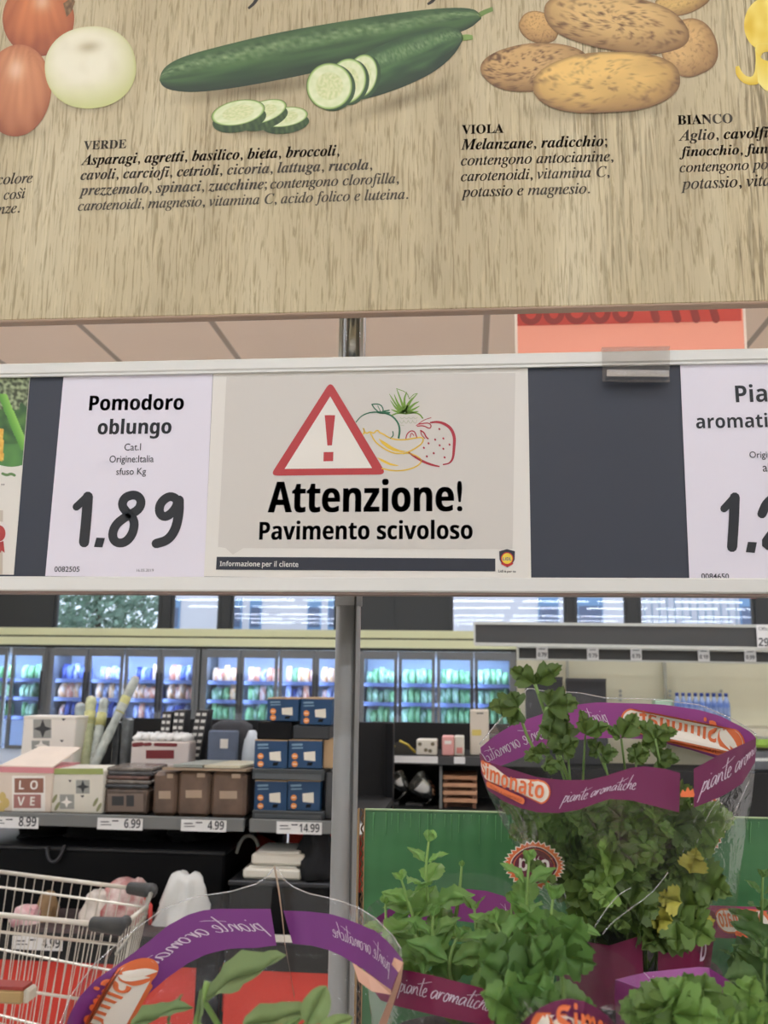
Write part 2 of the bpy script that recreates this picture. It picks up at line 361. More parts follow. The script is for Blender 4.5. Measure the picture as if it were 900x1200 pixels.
for bi, (bn, doors, kind, _) in enumerate(banks):
    xl = P(doors[0][0]-6, 790, YF).x; xr = P(doors[-1][1]+6, 790, YF).x
    if bi == 0: xl = P(-72, 790, YF).x
    r = thing('freezer_cabinet', names[bi], 'freezer', ((xl+xr)/2, YF+.4, 0), 'freezer cabinets along the back')
    m1 = MB(); m1.box((xl, YF+.03, 0), (xr, YF+.75, zgb-.05)); m1.box((xl, YF+.04, zgt+.02), (xr, YF+.75, zft)); m1.box((xl, YF+.7, zgb-.05), (xr, YF+.75, zgt+.02)); m1.build('carcass', inner, r)
    m1 = MB(); m1.box((xl-.02, YF-.01, 0), (xl+.05, YF+.75, zft)); m1.build('side_panel', steel, r)
    m1 = MB(); m1.box((xr-.05, YF-.01, 0), (xr+.02, YF+.75, zft)); m1.build('side_panel', steel, r)
    shelves = [P(300, y, YF+.3).z for y in (800, 822, 845)]
    for z in shelves:
        m1 = MB(); m1.box((xl+.06, YF+.14, z-.02), (xr-.06, YF+.69, z)); m1.box((xl+.06, YF+.125, z-.035), (xr-.06, YF+.139, z+.025)); m1.build('shelf', mat('freezer_shelf', (96,106,140), .5), r)
    for di, (a, b_) in enumerate(doors):
        xa = P(a, 790, YF).x; xb = P(b_, 790, YF).x; fw = .05
        m1 = MB()
        for q in ((xa-fw, zgb-.05, xa, zft-.01), (xb, zgb-.05, xb+fw, zft-.01), (xa, zgt, xb, zft-.01), (xa, zgb-.05, xb, zgb)):
            m1.box((q[0], YF-.03, q[1]), (q[2], YF+.02, q[3]))
        dr = m1.build('door', steel, r)
        m1 = MB(); m1.quad([(xa, YF, zgb), (xb, YF, zgb), (xb, YF, zgt), (xa, YF, zgt)]); m1.build('pane', fglass, dr)
        m1 = MB(); hx = xb+.02 if di % 2 == 0 else xa-.02
        m1.box((hx-.012, YF-.07, 1.0), (hx+.012, YF-.05, 1.6)); m1.box((hx-.01, YF-.06, 1.02), (hx+.01, YF-.03, 1.05)); m1.box((hx-.01, YF-.06, 1.55), (hx+.01, YF-.03, 1.58)); m1.build('handle', mat('freezer_handle', (50,50,52), .4), dr)
        m1 = MB(); m1.box((xa-.035, YF+.03, zgb), (xa-.02, YF+.045, zgt)); m1.build('light_strip', fled, r)
        m1 = MB(); m1.box((xa+.02, YF+.035, zgt+.004), (xb-.02, YF+.10, zgt+.019)); m1.build('light_strip', fled, r)
        for si, z in enumerate(shelves):
            n = 5; stp = (xb-xa)/n
            for q in range(n):
                kd = kind
                if bi == 1: kd = 'warm' if (si == 1 and random.random() < .5) or random.random() < .12 else 'blue'
                if bi == 2: kd = ('warm' if si == 0 else 'green' if di < 2 else 'blue') if random.random() < .8 else random.choice(['green','blue','warm'])
                hh = random.uniform(.2, .275)
                frozen_pack(kd, random.randrange(4), xa+stp*(q+.5), YF+.28+random.uniform(0, .1), z, bname[bi], stp*.97, hh)
# cream bulkhead over the freezers
cr = mat('cream_bulkhead', (222,222,178), .6)
bh = thing('bulkhead', 'long cream two-step fascia above the freezers', 'fascia', (0, YF, zft+.02))
xe = P(607, 752, YF).x
for ya, yb, dy in ((737.5, 746.5, 0), (748.5, 758, -.06)):
    m1 = MB(); m1.box((X0+.3, YF-.02+dy, P(300, yb, YF).z), (xe, YF+.8, P(300, ya, YF).z)); m1.build('fascia_board', cr, bh)
m1 = MB(); m1.box((X0+.3, YF+.02, P(300, 749, YF).z), (xe, YF+.78, P(300, 746, YF).z)); m1.build('shadow_gap', mat('gap_dark', (60,60,50), .8), bh)
m1 = MB(); m1.box((X0+.3, YF+.05, zft+.002), (xe, YF+.75, P(300, 757.9, YF).z)); m1.build('base_strip', mat('strip_dark', (62,62,58), .7), bh)
m1 = MB(); m1.box((xe-.0, YF-.05, 0), (xe+.18, YF+.75, P(300, 761, YF).z)); tag(m1.build('end_panel', mat('end_dark', (48,48,48), .6)), 'dark end panel closing the freezer row on the right', 'panel')
# ================================================================== GONDOLA on the left, two bays
def join_copy(o, loc=None):
    c = o.copy(); COL.objects.link(c)
    for k in o.children:
        d = k.copy(); COL.objects.link(d); d.parent = c
        for e in k.children: g = e.copy(); COL.objects.link(g); g.parent = d
    if loc is not None: c.location = loc
    return c
def part(parent, name, m, fn, smooth=False):
    b_ = MB(); fn(b_); return b_.build(name, m, parent, smooth)
G = 3.2
shelfdark = mat('shelf_dark', (34,33,32), .7, spec=.3); lipgrey = mat('shelf_lip_grey', (112,113,110), .5); red = mat('shelf_red', (206,52,34), .5); blk = mat('black_plastic', (15,15,16), .7, spec=.2)
zl1, zl0 = P(150, 957, G).z, P(150, 971, G).z
UT = 3.55; zu1, zu0 = P(200, 907, UT).z, P(200, 914, UT).z
BK = 3.95; zb = P(60, 840, BK).z
BIN = 2.95
xa, xb_, xc, xd = P(-70, 965, G).x, P(286, 965, G).x, P(292, 965, G).x, P(440, 965, G).x
def bay(x0, x1, label, upper):
    r = thing('shelving_bay', label, 'shelf', ((x0+x1)/2, BK, 0), 'shelving bays of the middle aisle')
    part(r, 'back_panel', shelfdark, lambda m: m.box((x0, BK, 0), (x1, BK+.03, zb)))
    part(r, 'shelf', shelfdark, lambda m: m.box((x0, G+.012, zl0+.012), (x1, BK, zl1)))
    part(r, 'shelf_edge', lipgrey, lambda m: m.box((x0, G, zl0), (x1, G+.012, zl1+.004), .003))
    if upper: part(r, 'shelf', shelfdark, lambda m: m.box((P(88, 900, UT).x, UT, zu0), (x1, BK, zu1), .004))
    part(r, 'back_panel', red, lambda m: m.box((x0, BK-.02, .2), (x1, BK-.001, zl0-.0)))
    z6 = P(100, 1128, BIN).z
    part(r, 'base_panel', red, lambda m: m.box((x0, BIN, .12), (x1, BIN+.03, z6)))
    part(r, 'kick_board', blk, lambda m: m.box((x0, BIN+.05, 0), (x1, BK, .12)))
    part(r, 'bin_floor', blk, lambda m: m.box((x0, BIN+.0, z6), (x1, BK-.02, z6+.02)))
    part(r, 'bin_front', shelfdark, lambda m: m.box((x0, BIN-.005, z6), (x1, BIN+.02, P(100, 1097, BIN).z)))
    part(r, 'upright', blk, lambda m: m.box((x1-.07, BIN-.01, 0), (x1+.0, BIN+.05, P(100, 1094, BIN).z)))
    part(r, 'upright', blk, lambda m: m.box((x1-.03, BK-.06, 0), (x1, BK, zb)))
    part(r, 'bracket', blk, lambda m: m.slab([(x1-.02, G+.05, zl0+.012), (x1-.02, BK-.06, zl0+.012), (x1-.02, BK-.06, zl0-.15)], .001) or m.box((x1-.025, G+.1, zl0-.02), (x1-.015, BK-.05, zl0+.012)))
    return r
bay(xa, xb_, 'dark shelving bay with grey shelf edge holding the decor boxes', True)
bay(xc, xd, 'dark shelving bay with grey edge under the blue floodlight boxes', False)
paper = mat('label_paper', (226,224,220), .6); ink = BLACKM
def price_card(px0, y0, px1, y1, Y, txt, label, small=True, group='shelf price cards'):
    m1 = MB(); m1.pbox(px0, y0, px1, y1, Y-.004, .0035); o = m1.build('price_card', paper); tag(o, label, 'price label', group)
    w_ = px1-px0; h = y1-y0
    if txt:
        m1 = MB(); tw = w_*.36*len(txt)/4; put_text(m1, SB(txt), (px1-tw-w_*.05, y1-h*.18), (px1-w_*.05, y1-h*.16), Y-.0045, ky=1.3)
        m1.build('lettering', ink, o)
        if small:
            m1 = MB(); stroke(m1, [(px0+w_*.08, y0+h*.3), (px0+w_*.25, y0+h*.3)], h*.09, Y-.0045); stroke(m1, [(px0+w_*.08, y0+h*.55), (px0+w_*.3, y0+h*.55)], h*.07, Y-.0045)
            stroke(m1, [(px0+w_*.34, y0+h*.22), (px0+w_*.46, y0+h*.22)], h*.11, Y-.0045); m1.build('small_print', ink, o)
    return o
price_card(-12, 957.5, 45, 970.5, G, '8.99', 'white shelf price card reading 8.99 under the LOVE box')
price_card(114, 959, 167, 972.5, G, '6.99', 'white shelf price card reading 6.99 on the grey shelf edge')
price_card(212, 961, 265, 974.5, G, '4.99', 'white shelf price card reading 4.99 under the brown cartons')
price_card(324, 963.5, 377, 977.5, G, '14.99', 'white shelf price card reading 14.99 under the blue boxes')
price_card(421, 965.5, 450, 978, G, '', 'blank white price card just right of the grey pole')
price_card(14, 1098, 73, 1113.5, BIN-.006, '4.99', 'white price card reading 4.99 on the low bin behind the trolley')

def carton(name, label, cat, x0, y0, x1, y1, Y, d, m, group=None, zbase=None, bev=.004, lid=None, rot=0):
    """a box seen front-on at pixel rect; its bottom is put at zbase when given"""
    xm = (x0+x1)/2; A = P(x0, (y0+y1)/2, Y).x; B = P(x1, (y0+y1)/2, Y).x; t = P(xm, y0, Y).z; u = zbase if zbase is not None else P(xm, y1, Y).z
    r = thing(name, label, cat, ((A+B)/2, Y+d/2, u), group)
    part(r, 'carton', m, lambda q: q.box((A, Y, u), (B, Y+d, t), bev))
    if lid: part(r, 'lid', lid, lambda q: q.box((A-.001, Y-.001, t-.012), (B+.001, Y+d+.001, t+.002), .003))
    return r
def printed(r, name, m, Y, fn, lab=None):
    b_ = MB(); fn(b_); o = b_.build(name, m, r)
    if lab: o['label'] = lab
    return o
def R4(m1, x0, y0, x1, y1, Y): poly(m1, [(x0,y0),(x1,y0),(x1,y1),(x0,y1)], Y)
ZS = zl1+.0005
# LOVE box
Y = G+.03; e = Y-.0008
creamc = mat('cream_card', (216,200,182), .6, var=.05, scale=12)
r = carton('gift_box', 'pinkish cream box printed LOVE at the left end of the shelf', 'box', -4, 900, 61, 955, Y, .22, creamc, zbase=ZS)
printed(r, 'lid', mat('pink_lid', (206,132,136), .5), Y, lambda m: m.box((P(-4, 925, Y).x-.001, Y-.002, P(28, 905.5, Y).z), (P(61, 925, Y).x+.001, Y+.222, P(28, 899, Y).z)))
tl = P(28, 899, Y).z; xl, xr = P(-3, 925, Y).x, P(60, 925, Y).x
printed(r, 'flap', creamc, Y, lambda m: m.add([(xl, Y, tl), (xr, Y, tl), (xr+.015, Y+.2, tl+.055), (xl+.05, Y+.2, tl+.055), (xl, Y, tl+.004), (xr, Y, tl+.004), (xr+.015, Y+.2, tl+.059), (xl+.05, Y+.2, tl+.059)], [(0,1,2,3),(7,6,5,4),(0,1,5,4),(1,2,6,5),(2,3,7,6),(3,0,4,7)]))
tile = mat('love_tile_brown', (142,96,78), .6); tile2 = mat('love_tile_rose', (164,112,104), .6); wht = mat('print_white', (232,226,216), .6)
printed(r, 'frame_print', wht, Y, lambda m: R4(m, 14, 909, 53, 951, e))
printed(r, 'tile_print', tile, Y, lambda m: R4(m, 17, 912, 51, 929, e-.0004)); printed(r, 'tile_print', tile2, Y, lambda m: R4(m, 16, 931, 48, 947, e-.0004))
def _lv(m):
    for s_, x, y in (('L', 22, 925), ('O', 35, 925), ('V', 20, 944), ('E', 35, 944)): put_text(m, SB(s_), (x, y), (x+9, y), e-.0008, ref=SB('O'))
printed(r, 'lettering', wht, Y, _lv)
printed(r, 'flower_print', mat('print_yellow', (206,180,110), .6), Y, lambda m: [disc(m, c, 4, 6, e) for c in ((3, 934), (7, 941), (2, 946))])
# star box with green top
r = carton('gift_box', 'cream drawer box with dark star print and green band beside the LOVE box', 'box', 61, 902, 121, 955, Y+.005, .2, mat('cream_card_pale', (212,206,190), .6, var=.04, scale=12), zbase=ZS)
e2 = Y+.0045; gs = mat('print_grey', (150,150,142), .6); ds = mat('print_dark', (52,52,52), .6)
printed(r, 'green_band', mat('print_green', (150,160,92), .5), Y, lambda m: R4(m, 63, 900.5, 121, 907.5, e2-.001))
printed(r, 'tile_print', gs, Y, lambda m: (R4(m, 89, 914, 105, 930, e2), R4(m, 70, 931, 87, 948, e2)))
def star(m, cx, cy, R_, Yv): poly(m, [(cx+(R_ if k % 2 == 0 else R_*.38)*math.sin(k*math.pi/4), cy-(R_ if k % 2 == 0 else R_*.38)*math.cos(k*math.pi/4)) for k in range(8)], Yv)
printed(r, 'star_print', ds, Y, lambda m: (star(m, 97, 922, 8, e2-.0005), poly(m, [(80,914),(84,914),(82,917)], e2-.0005), poly(m, [(94,932),(99,932),(96.5,935)], e2-.0005)))
printed(r, 'star_print', wht, Y, lambda m: star(m, 78, 940, 7, e2-.0005))
for cs in (((64, 936), (67, 945)), ((112, 940), (116, 946))): printed(r, 'plant_print', mat('print_olive', (140,140,100), .6), Y, lambda m: [disc(m, c, 2, 6, e2, None, 10, .5) for c in cs])
# tall white star box behind
Y = 3.56; e = Y-.0008
r = carton('drawer_box', 'tall white drawer box with grey star panels behind the LOVE box', 'box', 25, 840, 87, 905, Y, .14, mat('white_card', (226,220,208), .6), zbase=ZS, lid=mat('white_lid', (216,208,194), .6))
printed(r, 'panel_print', gs, Y, lambda m: (R4(m, 39, 843, 60, 865, e), R4(m, 37, 868, 58, 884, e)))
printed(r, 'star_print', ds, Y, lambda m: (star(m, 50, 854, 11, e-.0005), poly(m, [(72,842),(77,842),(74.5,845)], e-.0005), poly(m, [(70,867),(75,867),(72.5,870)], e-.0005)))
printed(r, 'star_print', wht, Y, lambda m: star(m, 48, 874, 8, e-.0005))
# shrink-wrapped frames
Y = G+.05
wrapm = mat('shrink_wrap_brown', (92,78,68), .25, var=.3, scale=30); wr2 = mat('shrink_wrap_grey', (78,74,72), .2, var=.4, scale=40)
r = carton('photo_frame_pack', 'brown shrink-wrapped photo frame pack at the bottom of the stack beside star box', 'photo frame', 122, 924, 174, 955, Y, .2, wrapm, zbase=ZS, bev=.008)
printed(r, 'picture_print', mat('print_mid', (120,104,92), .5), Y, lambda m: (R4(m, 126, 930, 168, 951, Y-.001),)); printed(r, 'window_print', ds, Y, lambda m: (R4(m, 131, 933, 145, 944, Y-.0015), R4(m, 148, 932, 157, 945, Y-.0015)))
ztop = P(148, 924, Y).z
for i, (dx, c) in enumerate(((0, 3), (2, 1), (-1, 2), (3, 0), (1, 1))):
    h = .0145
    cols = ((70,68,68), (108,100,92), (96,70,62), (58,58,60))[c]
    A, B = P(122+dx, 910, Y).x, P(175+dx, 910, Y).x
    m1 = MB(); m1.box((A, Y+.003*i, ztop+i*h), (B, Y+.19, ztop+(i+1)*h-.001), .004); o = m1.build('photo_frame_pack', mat('frame_pack_%d' % c, cols, .25, var=.35, scale=40))
    tag(o, ('lowest', 'second lowest', 'middle', 'second from top', 'topmost')[i]+' thin wrapped photo frame on the brown frame pack', 'photo frame', 'thin wrapped photo frames')
# brown crumpled cartons
br1 = mat('brown_wrapped_carton', (98,78,64), .4, var=.3, scale=14, bump=.6)
for (x0, x1, y0, d, lb) in ((179, 207, 905, 0, 'left, partly hidden'), (208, 246, 904, .0, 'middle'), (247, 288, 905, 0, 'right')):
    r = carton('wrapped_carton', {'left, partly hidden': 'narrow brown wrapped carton beside the photo frame packs', 'middle': 'brown taped carton between two other brown cartons', 'right': 'brown taped carton next to the gap in the shelves'}[lb], 'carton', x0, y0, x1, 955, G+.03, .2, br1, 'brown wrapped cartons', zbase=ZS, bev=.012)
    printed(r, 'tape', mat('brown_tape', (168,146,124), .3), Y, lambda m: (R4(m, x0+(x1-x0)*.25, y0+22, x0+(x1-x0)*.75, y0+31, G+.0295), R4(m, x0+(x1-x0)*.6, y0+2, x0+(x1-x0)*.85, y0+7, G+.0295)))
zt_ = P(230, 903.5, G+.03).z
for i, (x0, x1, c, lb) in enumerate(((198, 262, (150,128,104), 'tan'), (204, 240, (146,150,140), 'grey-green'), (238, 282, (196,188,160), 'pale yellow'))):
    m1 = MB(); z0 = zt_+.002+(.0 if i == 0 else .011); A, B = P(x0, 900, G+.03).x, P(x1, 900, G+.03).x
    if i == 0: A, B = P(188, 900, G).x, P(287, 900, G).x
    m1.add([(A, G+.02, z0), (B, G+.02, z0), (B+.05, G+.22, z0), (A+.05, G+.22, z0), (A, G+.02, z0+.009), (B, G+.02, z0+.009), (B+.05, G+.22, z0+.009), (A+.05, G+.22, z0+.009)], [(3,2,1,0),(4,5,6,7),(0,1,5,4),(1,2,6,5),(2,3,7,6),(3,0,4,7)])
    o = m1.build('flat_board', mat('board_%d' % i, c, .4, var=.1)); tag(o, 'flat %s board lying on top of the brown cartons' % lb, 'board', 'boards on the brown cartons')
# ---- upper tier
ZU = zu1+.0005
film_roll = mat('wrap_roll_green', (186,190,150), .25, var=.2, scale=30); film_roll2 = mat('wrap_roll_clear', (176,182,172), .2, var=.3, scale=24)
def roll(x0, y0, x1, y1, Y, rad, m, lb):
    a = P(x0, y0, Y); b_ = P(x1, y1, Y+.1); a.z = ZU+.001; r = thing('wrapping_roll', lb, 'roll', a, 'wrapping rolls on the upper shelf')
    d = (b_-a); m1 = MB(); m1.tube([a+d*k/14 for k in range(15)], [rad*(.9 if k in (0, 14) else random.uniform(.88, 1.1)) for k in range(15)], 12); m1.build('film_roll', m, r, True)
    m1 = MB(); m1.tube([a+d*.62, a+d*.8], rad*1.06, 12); m1.build('label_band', mat('roll_band', (190,188,124), .4, var=.15, scale=40), r, True)
    m1 = MB(); m1.tube([b_-d*.005, b_+d*.02], rad*.6, 10); m1.build('core', creamc, r)
roll(92, 884, 94, 826, UT+.12, .022, mat('wrap_roll_blue', (150,160,160), .25, var=.2, scale=24), 'short bluish wrapping roll standing leftmost on the upper shelf')
roll(101, 886, 107, 818, UT+.08, .022, film_roll, 'yellow-green banded wrapping roll standing beside the bluish roll')
roll(110, 886, 122, 820, UT+.05, .02, film_roll2, 'clear shiny wrapping roll leaning slightly right')
roll(108, 888, 159, 795, UT+.03, .019, film_roll2, 'longest clear roll leaning far right above the shelf')
for (x0, x1, y0, c, lb) in ((131, 139, 846, (78,80,80), 'dark grey wrapped tool pack beside the leaning roll'), (141, 150, 842, (104,108,108), 'lighter grey wrapped tool pack beside the white pack tray')):
    carton('blister_pack', lb, 'pack', x0, y0, x1, 880, UT+.1, .06, mat('blister_%d' % x0, c, .25, var=.3, scale=30), zbase=ZU, bev=.006)
# tray of white packs
Y = UT+.03
r = carton('display_tray', 'white and red printed tray full of crumpled white packs', 'tray', 153, 869, 221, 907, Y, .16, mat('tray_white', (216,204,196), .6), zbase=ZU)
printed(r, 'print', mat('tray_red', (120,38,42), .5), Y, lambda m: (R4(m, 171, 879, 204, 889, Y-.001), stroke(m, [(157,873),(166,872)], 5, Y-.001), stroke(m, [(170,872.5),(176,872)], 4, Y-.001), stroke(m, [(182,872.5),(206,873)], 4, Y-.001)))
random.seed(3)
zq = P(187, 869, Y).z
for i in range(7):
    m1 = MB(); x = P(158+i*9.4, 866, Y).x
    rows = [[(x+math.cos(t)*.022*s_+random.gauss(0,.002), Y+.07+math.sin(t)*.065*s_, zq-.004+h+random.gauss(0,.003)) for t in [2*math.pi*q/10 for q in range(10)]] for h, s_ in ((0, .8), (.012, 1.05), (.026, .95), (.034, .45))]
    m1.grid(rows, closed=True); m1.f += [tuple(range(9, -1, -1)), tuple(range(30, 40))]
    tag(m1.build('plastic_pack', mat('white_plastic', (228,226,220), .3), None, True), 'crumpled white plastic pack filling the red and white tray', 'pack', 'white packs in the red printed tray')
# striped boxes
def striped(x0, x1, y0, y1, lean, lb):
    A, B = P(x0, 860, UT+.12).x, P(x1, 860, UT+.12).x; z1 = P(x0, y0, UT+.12).z
    r = thing('striped_box', lb, 'box', ((A+B)/2, UT+.15, ZU), 'striped boxes on the upper shelf'); l = lean
    def bodyf(m): m.add([(A, UT+.12, ZU), (B, UT+.12, ZU), (B, UT+.2, ZU), (A, UT+.2, ZU), (A+l, UT+.12, z1), (B+l, UT+.12, z1), (B+l, UT+.2, z1), (A+l, UT+.2, z1)], [(3,2,1,0),(4,5,6,7),(0,1,5,4),(1,2,6,5),(2,3,7,6),(3,0,4,7)])
    part(r, 'carton', mat('charcoal_card', (52,50,50), .5), bodyf)
    def st(m):
        n = 9
        for i in range(n):
            t0 = (i+.15)/n; t1 = (i+.6)/n
            for u0, u1 in ((.06, .4), (.55, .92)):
                m.quad([(A+(B-A)*u+l*t, UT+.1185, ZU+(z1-ZU)*t) for u, t in ((u0, t0), (u1, t0), (u1, t1), (u0, t1))])
    part(r, 'stripe_print', mat('stripe_white', (206,204,196), .5), st)
striped(185, 196, 834, 900, .015, 'striped black and white box leftmost of three behind the white packs')
striped(198, 211, 832, 900, .018, 'middle striped black and white box of three behind the white packs')
striped(219, 233, 832, 900, .035, 'leaning striped box beside the blue-grey bag')
# blue-grey bag
Y = UT+.04; bl = P(241, 880, Y); br_ = P(288, 880, Y)
r = thing('folded_bag', 'blue-grey and black folded bag with a pale tag on the upper shelf', 'bag', ((bl.x+br_.x)/2, Y+.08, ZU))
z1 = P(260, 846, Y).z
def bagf(m):
    rows = []
    for h, s_ in ((0, .94), (.25, 1.02), (.7, 1.0), (.92, .9), (1, .6)):
        rows.append([((bl.x+br_.x)/2+math.copysign(abs(math.cos(t))**.5, math.cos(t))*(br_.x-bl.x)/2*s_, Y+.09+math.copysign(abs(math.sin(t))**.5, math.sin(t))*.085*s_, ZU+(z1-ZU)*h) for t in [2*math.pi*q/20 for q in range(20)]])
    m.grid(rows, closed=True); m.f += [tuple(range(19,-1,-1)), tuple(range(80,100))]
part(r, 'bag_body', mat('bag_black', (40,40,44), .7, var=.2), bagf, True)
part(r, 'front_pocket', mat('bag_blue_grey', (98,108,126), .7, var=.08), lambda m: m.pbox(243, 856, 278, 900, Y-.008, .03, .006)); part(r, 'tag', wht, lambda m: m.pbox(258, 866, 267, 877, Y-.011, .002))
# white plastic bag lump
r0 = P(290, 900, UT+.05); m1 = MB(); rows = []
random.seed(8)
for h, s_ in ((0, .8), (.2, 1), (.5, 1.0), (.8, .8), (1.0, .35)):
    rows.append([(r0.x+math.cos(t)*.042*s_*random.uniform(.85,1.1), UT+.1+math.sin(t)*.06*s_, ZU+h*.165) for t in [2*math.pi*q/14 for q in range(14)]])
m1.grid(rows, closed=True); m1.f += [tuple(range(13,-1,-1)), tuple(range(56,70))]
tag(m1.build('plastic_bag', mat('pale_bag', (196,202,206), .35), None, True), 'crumpled pale plastic bag beside the top blue boxes', 'bag')
for x0, x1, y0, y1, lb in ((122, 151, 903, 911, 'small white card lying under the clear rolls'), (226, 254, 907.5, 913.5, 'white shelf card on the dark upper edge under the bag'), (278, 297, 907.5, 914, 'white shelf card on the upper edge next to the blue boxes')):
    pass
for x0, x1, lb in ((122, 151, 'white price strip on the upper shelf edge under the rolls'), (226, 254, 'white price strip on the upper shelf edge under the blue-grey bag')):
    price_card(x0, 907.3, x1, 913.5, UT, '', lb, False, 'upper shelf price strips')
# ---- blue floodlight boxes
blue = mat('carton_blue', (22,62,98), .45, var=.12, scale=8); org = mat('print_orange', (226,140,62), .5); tanedge = mat('carton_edge_tan', (176,146,108), .7); lightprint = mat('print_pale', (224,216,198), .5)
Yb = G+.04
def flood(x0, y0, x1, y1, lb, zb_=None, Y=Yb):
    r = carton('floodlight_box', lb, 'box', x0, y0, x1, y1, Y, .16, blue, 'blue floodlight boxes', zbase=zb_, bev=.002)
    w_, h = x1-x0, y1-y0; e = Y-.0007
    part(r, 'top_edge', tanedge, lambda m: m.box((P(x0, (y0+y1)/2, Y).x, Y, P((x0+x1)/2, y0+.2, Y).z), (P(x1, (y0+y1)/2, Y).x, Y+.16, P((x0+x1)/2, y0-1, Y).z)))
    part(r, 'badge_print', org, lambda m: (disc(m, (x0+w_*.19, y0+h*.56), w_*.09, w_*.09, e), disc(m, (x0+w_*.19, y0+h*.84), w_*.09, w_*.09, e)))
    part(r, 'badge_print', lightprint, lambda m: (R4(m, x0+w_*.13, y0+h*.54, x0+w_*.25, y0+h*.57, e-.0004), R4(m, x0+w_*.13, y0+h*.83, x0+w_*.25, y0+h*.86, e-.0004)))
    part(r, 'lamp_print', lightprint, lambda m: poly(m, [(x0+w_*.46, y0+h*.42), (x0+w_*.8, y0+h*.38), (x0+w_*.81, y0+h*.74), (x0+w_*.47, y0+h*.7)], e))
    part(r, 'lamp_base_print', blk, lambda m: poly(m, [(x0+w_*.58, y0+h*.78), (x0+w_*.74, y0+h*.78), (x0+w_*.7, y0+h*.9), (x0+w_*.55, y0+h*.9)], e))
    part(r, 'caption_print', mat('print_blue_pale', (120,150,170), .5), lambda m: (stroke(m, [(x0+w_*.12, y0+h*.15), (x0+w_*.4, y0+h*.14)], h*.07, e), stroke(m, [(x0+w_*.12, y0+h*.27), (x0+w_*.42, y0+h*.26)], h*.05, e)))
tray = mat('tray_smoke', (58,62,64), .35)
def otray(x0, y0, x1, y1, lb, zb_=None, Y=Yb):
    A, B = P(x0, (y0+y1)/2, Y).x, P(x1, (y0+y1)/2, Y).x; t = P((x0+x1)/2, y0, Y).z; u = zb_ if zb_ is not None else P((x0+x1)/2, y1, Y).z
    r = thing('display_tray', lb, 'tray', ((A+B)/2, Y+.08, u), 'dark trays between the blue boxes')
    part(r, 'tray_body', tray, lambda m: m.box((A, Y-.008, u), (B, Y+.165, t), .003))
    part(r, 'front_lip', mat('tray_lip', (84,88,90), .35), lambda m: m.box((A+.01, Y-.012, u+.003), (B-.01, Y-.008, u+(t-u)*.55)))
otray(296, 950, 380, 957, 'low dark tray under the bottom row of blue boxes', ZS)
flood(298, 915.5, 336, 950, 'blue floodlight box in the bottom row, left one'); flood(337, 915.5, 375, 950, 'blue floodlight box in the bottom row, next to the pole')
otray(296, 901, 380, 914, 'dark smoky tray between the bottom and middle rows of blue boxes')
flood(298, 868, 336.5, 900.5, 'blue floodlight box in the middle row, left one'); flood(338, 868, 377, 900.5, 'blue floodlight box in the middle row, right one')
carton('black_carton', 'black carton with a small label on the middle blue boxes', 'box', 301, 846, 342, 866.6, Yb, .15, blk, 'black cartons in the blue box stack')
carton('black_carton', 'dark grey carton beside the black carton under the top blue box', 'box', 343, 850.5, 386, 866.6, Yb, .15, mat('dark_card', (44,46,48), .5), 'black cartons in the blue box stack')
flood(313, 819, 350, 845, 'blue floodlight box on the very top, left one'); flood(352, 819, 389, 849.3, 'blue floodlight box on the very top, next to the pole')
carton('beige_carton', 'narrow beige carton edge squeezed between blue boxes and pole', 'box', 378.5, 866, 392, 900.5, Yb+.02, .12, tanedge)
carton('dark_carton', 'dark carton standing between bottom blue box and pole', 'box', 381, 905, 396, 955, Yb+.02, .12, mat('dark_card2', (70,70,70), .5), zbase=ZS)
# ---- bin goods
zbin = P(100, 1128, BIN).z+.0205
m1 = MB(); xs0, xs1 = P(-60, 1030, 3.3).x, P(262, 1030, 3.3).x
r = thing('storage_crate', 'long black crate standing under the shelf of decor boxes', 'crate', ((xs0+xs1)/2, 3.45, zbin))
zc = P(120, 994, 3.3).z
part(r, 'body', blk, lambda m: m.box((xs0, 3.3, zbin), (xs1, 3.8, zc), .008)); part(r, 'rim', mat('black_rim', (34,34,36), .4), lambda m: m.box((xs0-.005, 3.29, zc-.012), (xs1+.005, 3.81, zc+.004), .004))
def lump(name, lb, cat, px, Y, w_, d, h, zb_, m, seed, group=None, col=None):
    random.seed(seed); x = P(px, 1000, Y).x; m1 = MB(); rows = []
    prof = ((0, .9), (.1, 1.03), (.22, 1.05), (.38, 1.03), (.54, .98), (.68, .9), (.8, .78), (.9, .72), (.97, .62), (1.0, .42)); NN = 30
    for hh, s_ in prof:
        row = []
        for q in range(NN):
            t = 2*math.pi*q/NN; u_, v_ = math.cos(t), math.sin(t); k = s_*(1+.5*noise.noise((u_*1.6+seed, v_*1.6, hh*2.2))+.16*noise.noise((u_*5+seed, v_*5, hh*7)))
            zz_ = hh*(1+.1*noise.noise((u_*1.3, v_*1.3+seed, 3))*hh); row.append((x+u_*w_/2*k, Y+v_*d/2*k, zb_+h*max(0, zz_)))
        rows.append(row)
    m1.grid(rows, closed=True); m1.f += [tuple(range(NN-1,-1,-1)), tuple(range((len(prof)-1)*NN, len(prof)*NN))]
    return tag(m1.build(name, m, None, True), lb, cat, group)
clothm = mat('black_cloth', (16,16,18), .9, var=.3, scale=20)
for i, (px, w_, h, lb) in enumerate(((52, .14, .05, 'dark folded bag with hanging strap on the black crate'), (120, .26, .075, 'low black cloth heap in the middle of the black crate top'), (178, .2, .085, 'black garment heap on the crate beneath the brown cartons'), (222, .16, .07, 'rightmost black cloth heap on the long crate'))):
    lump('cloth_heap', lb, 'cloth', px, 3.55, w_, .3, h, zc+.0045, clothm, 20+i, 'black cloth heaps on the crate')
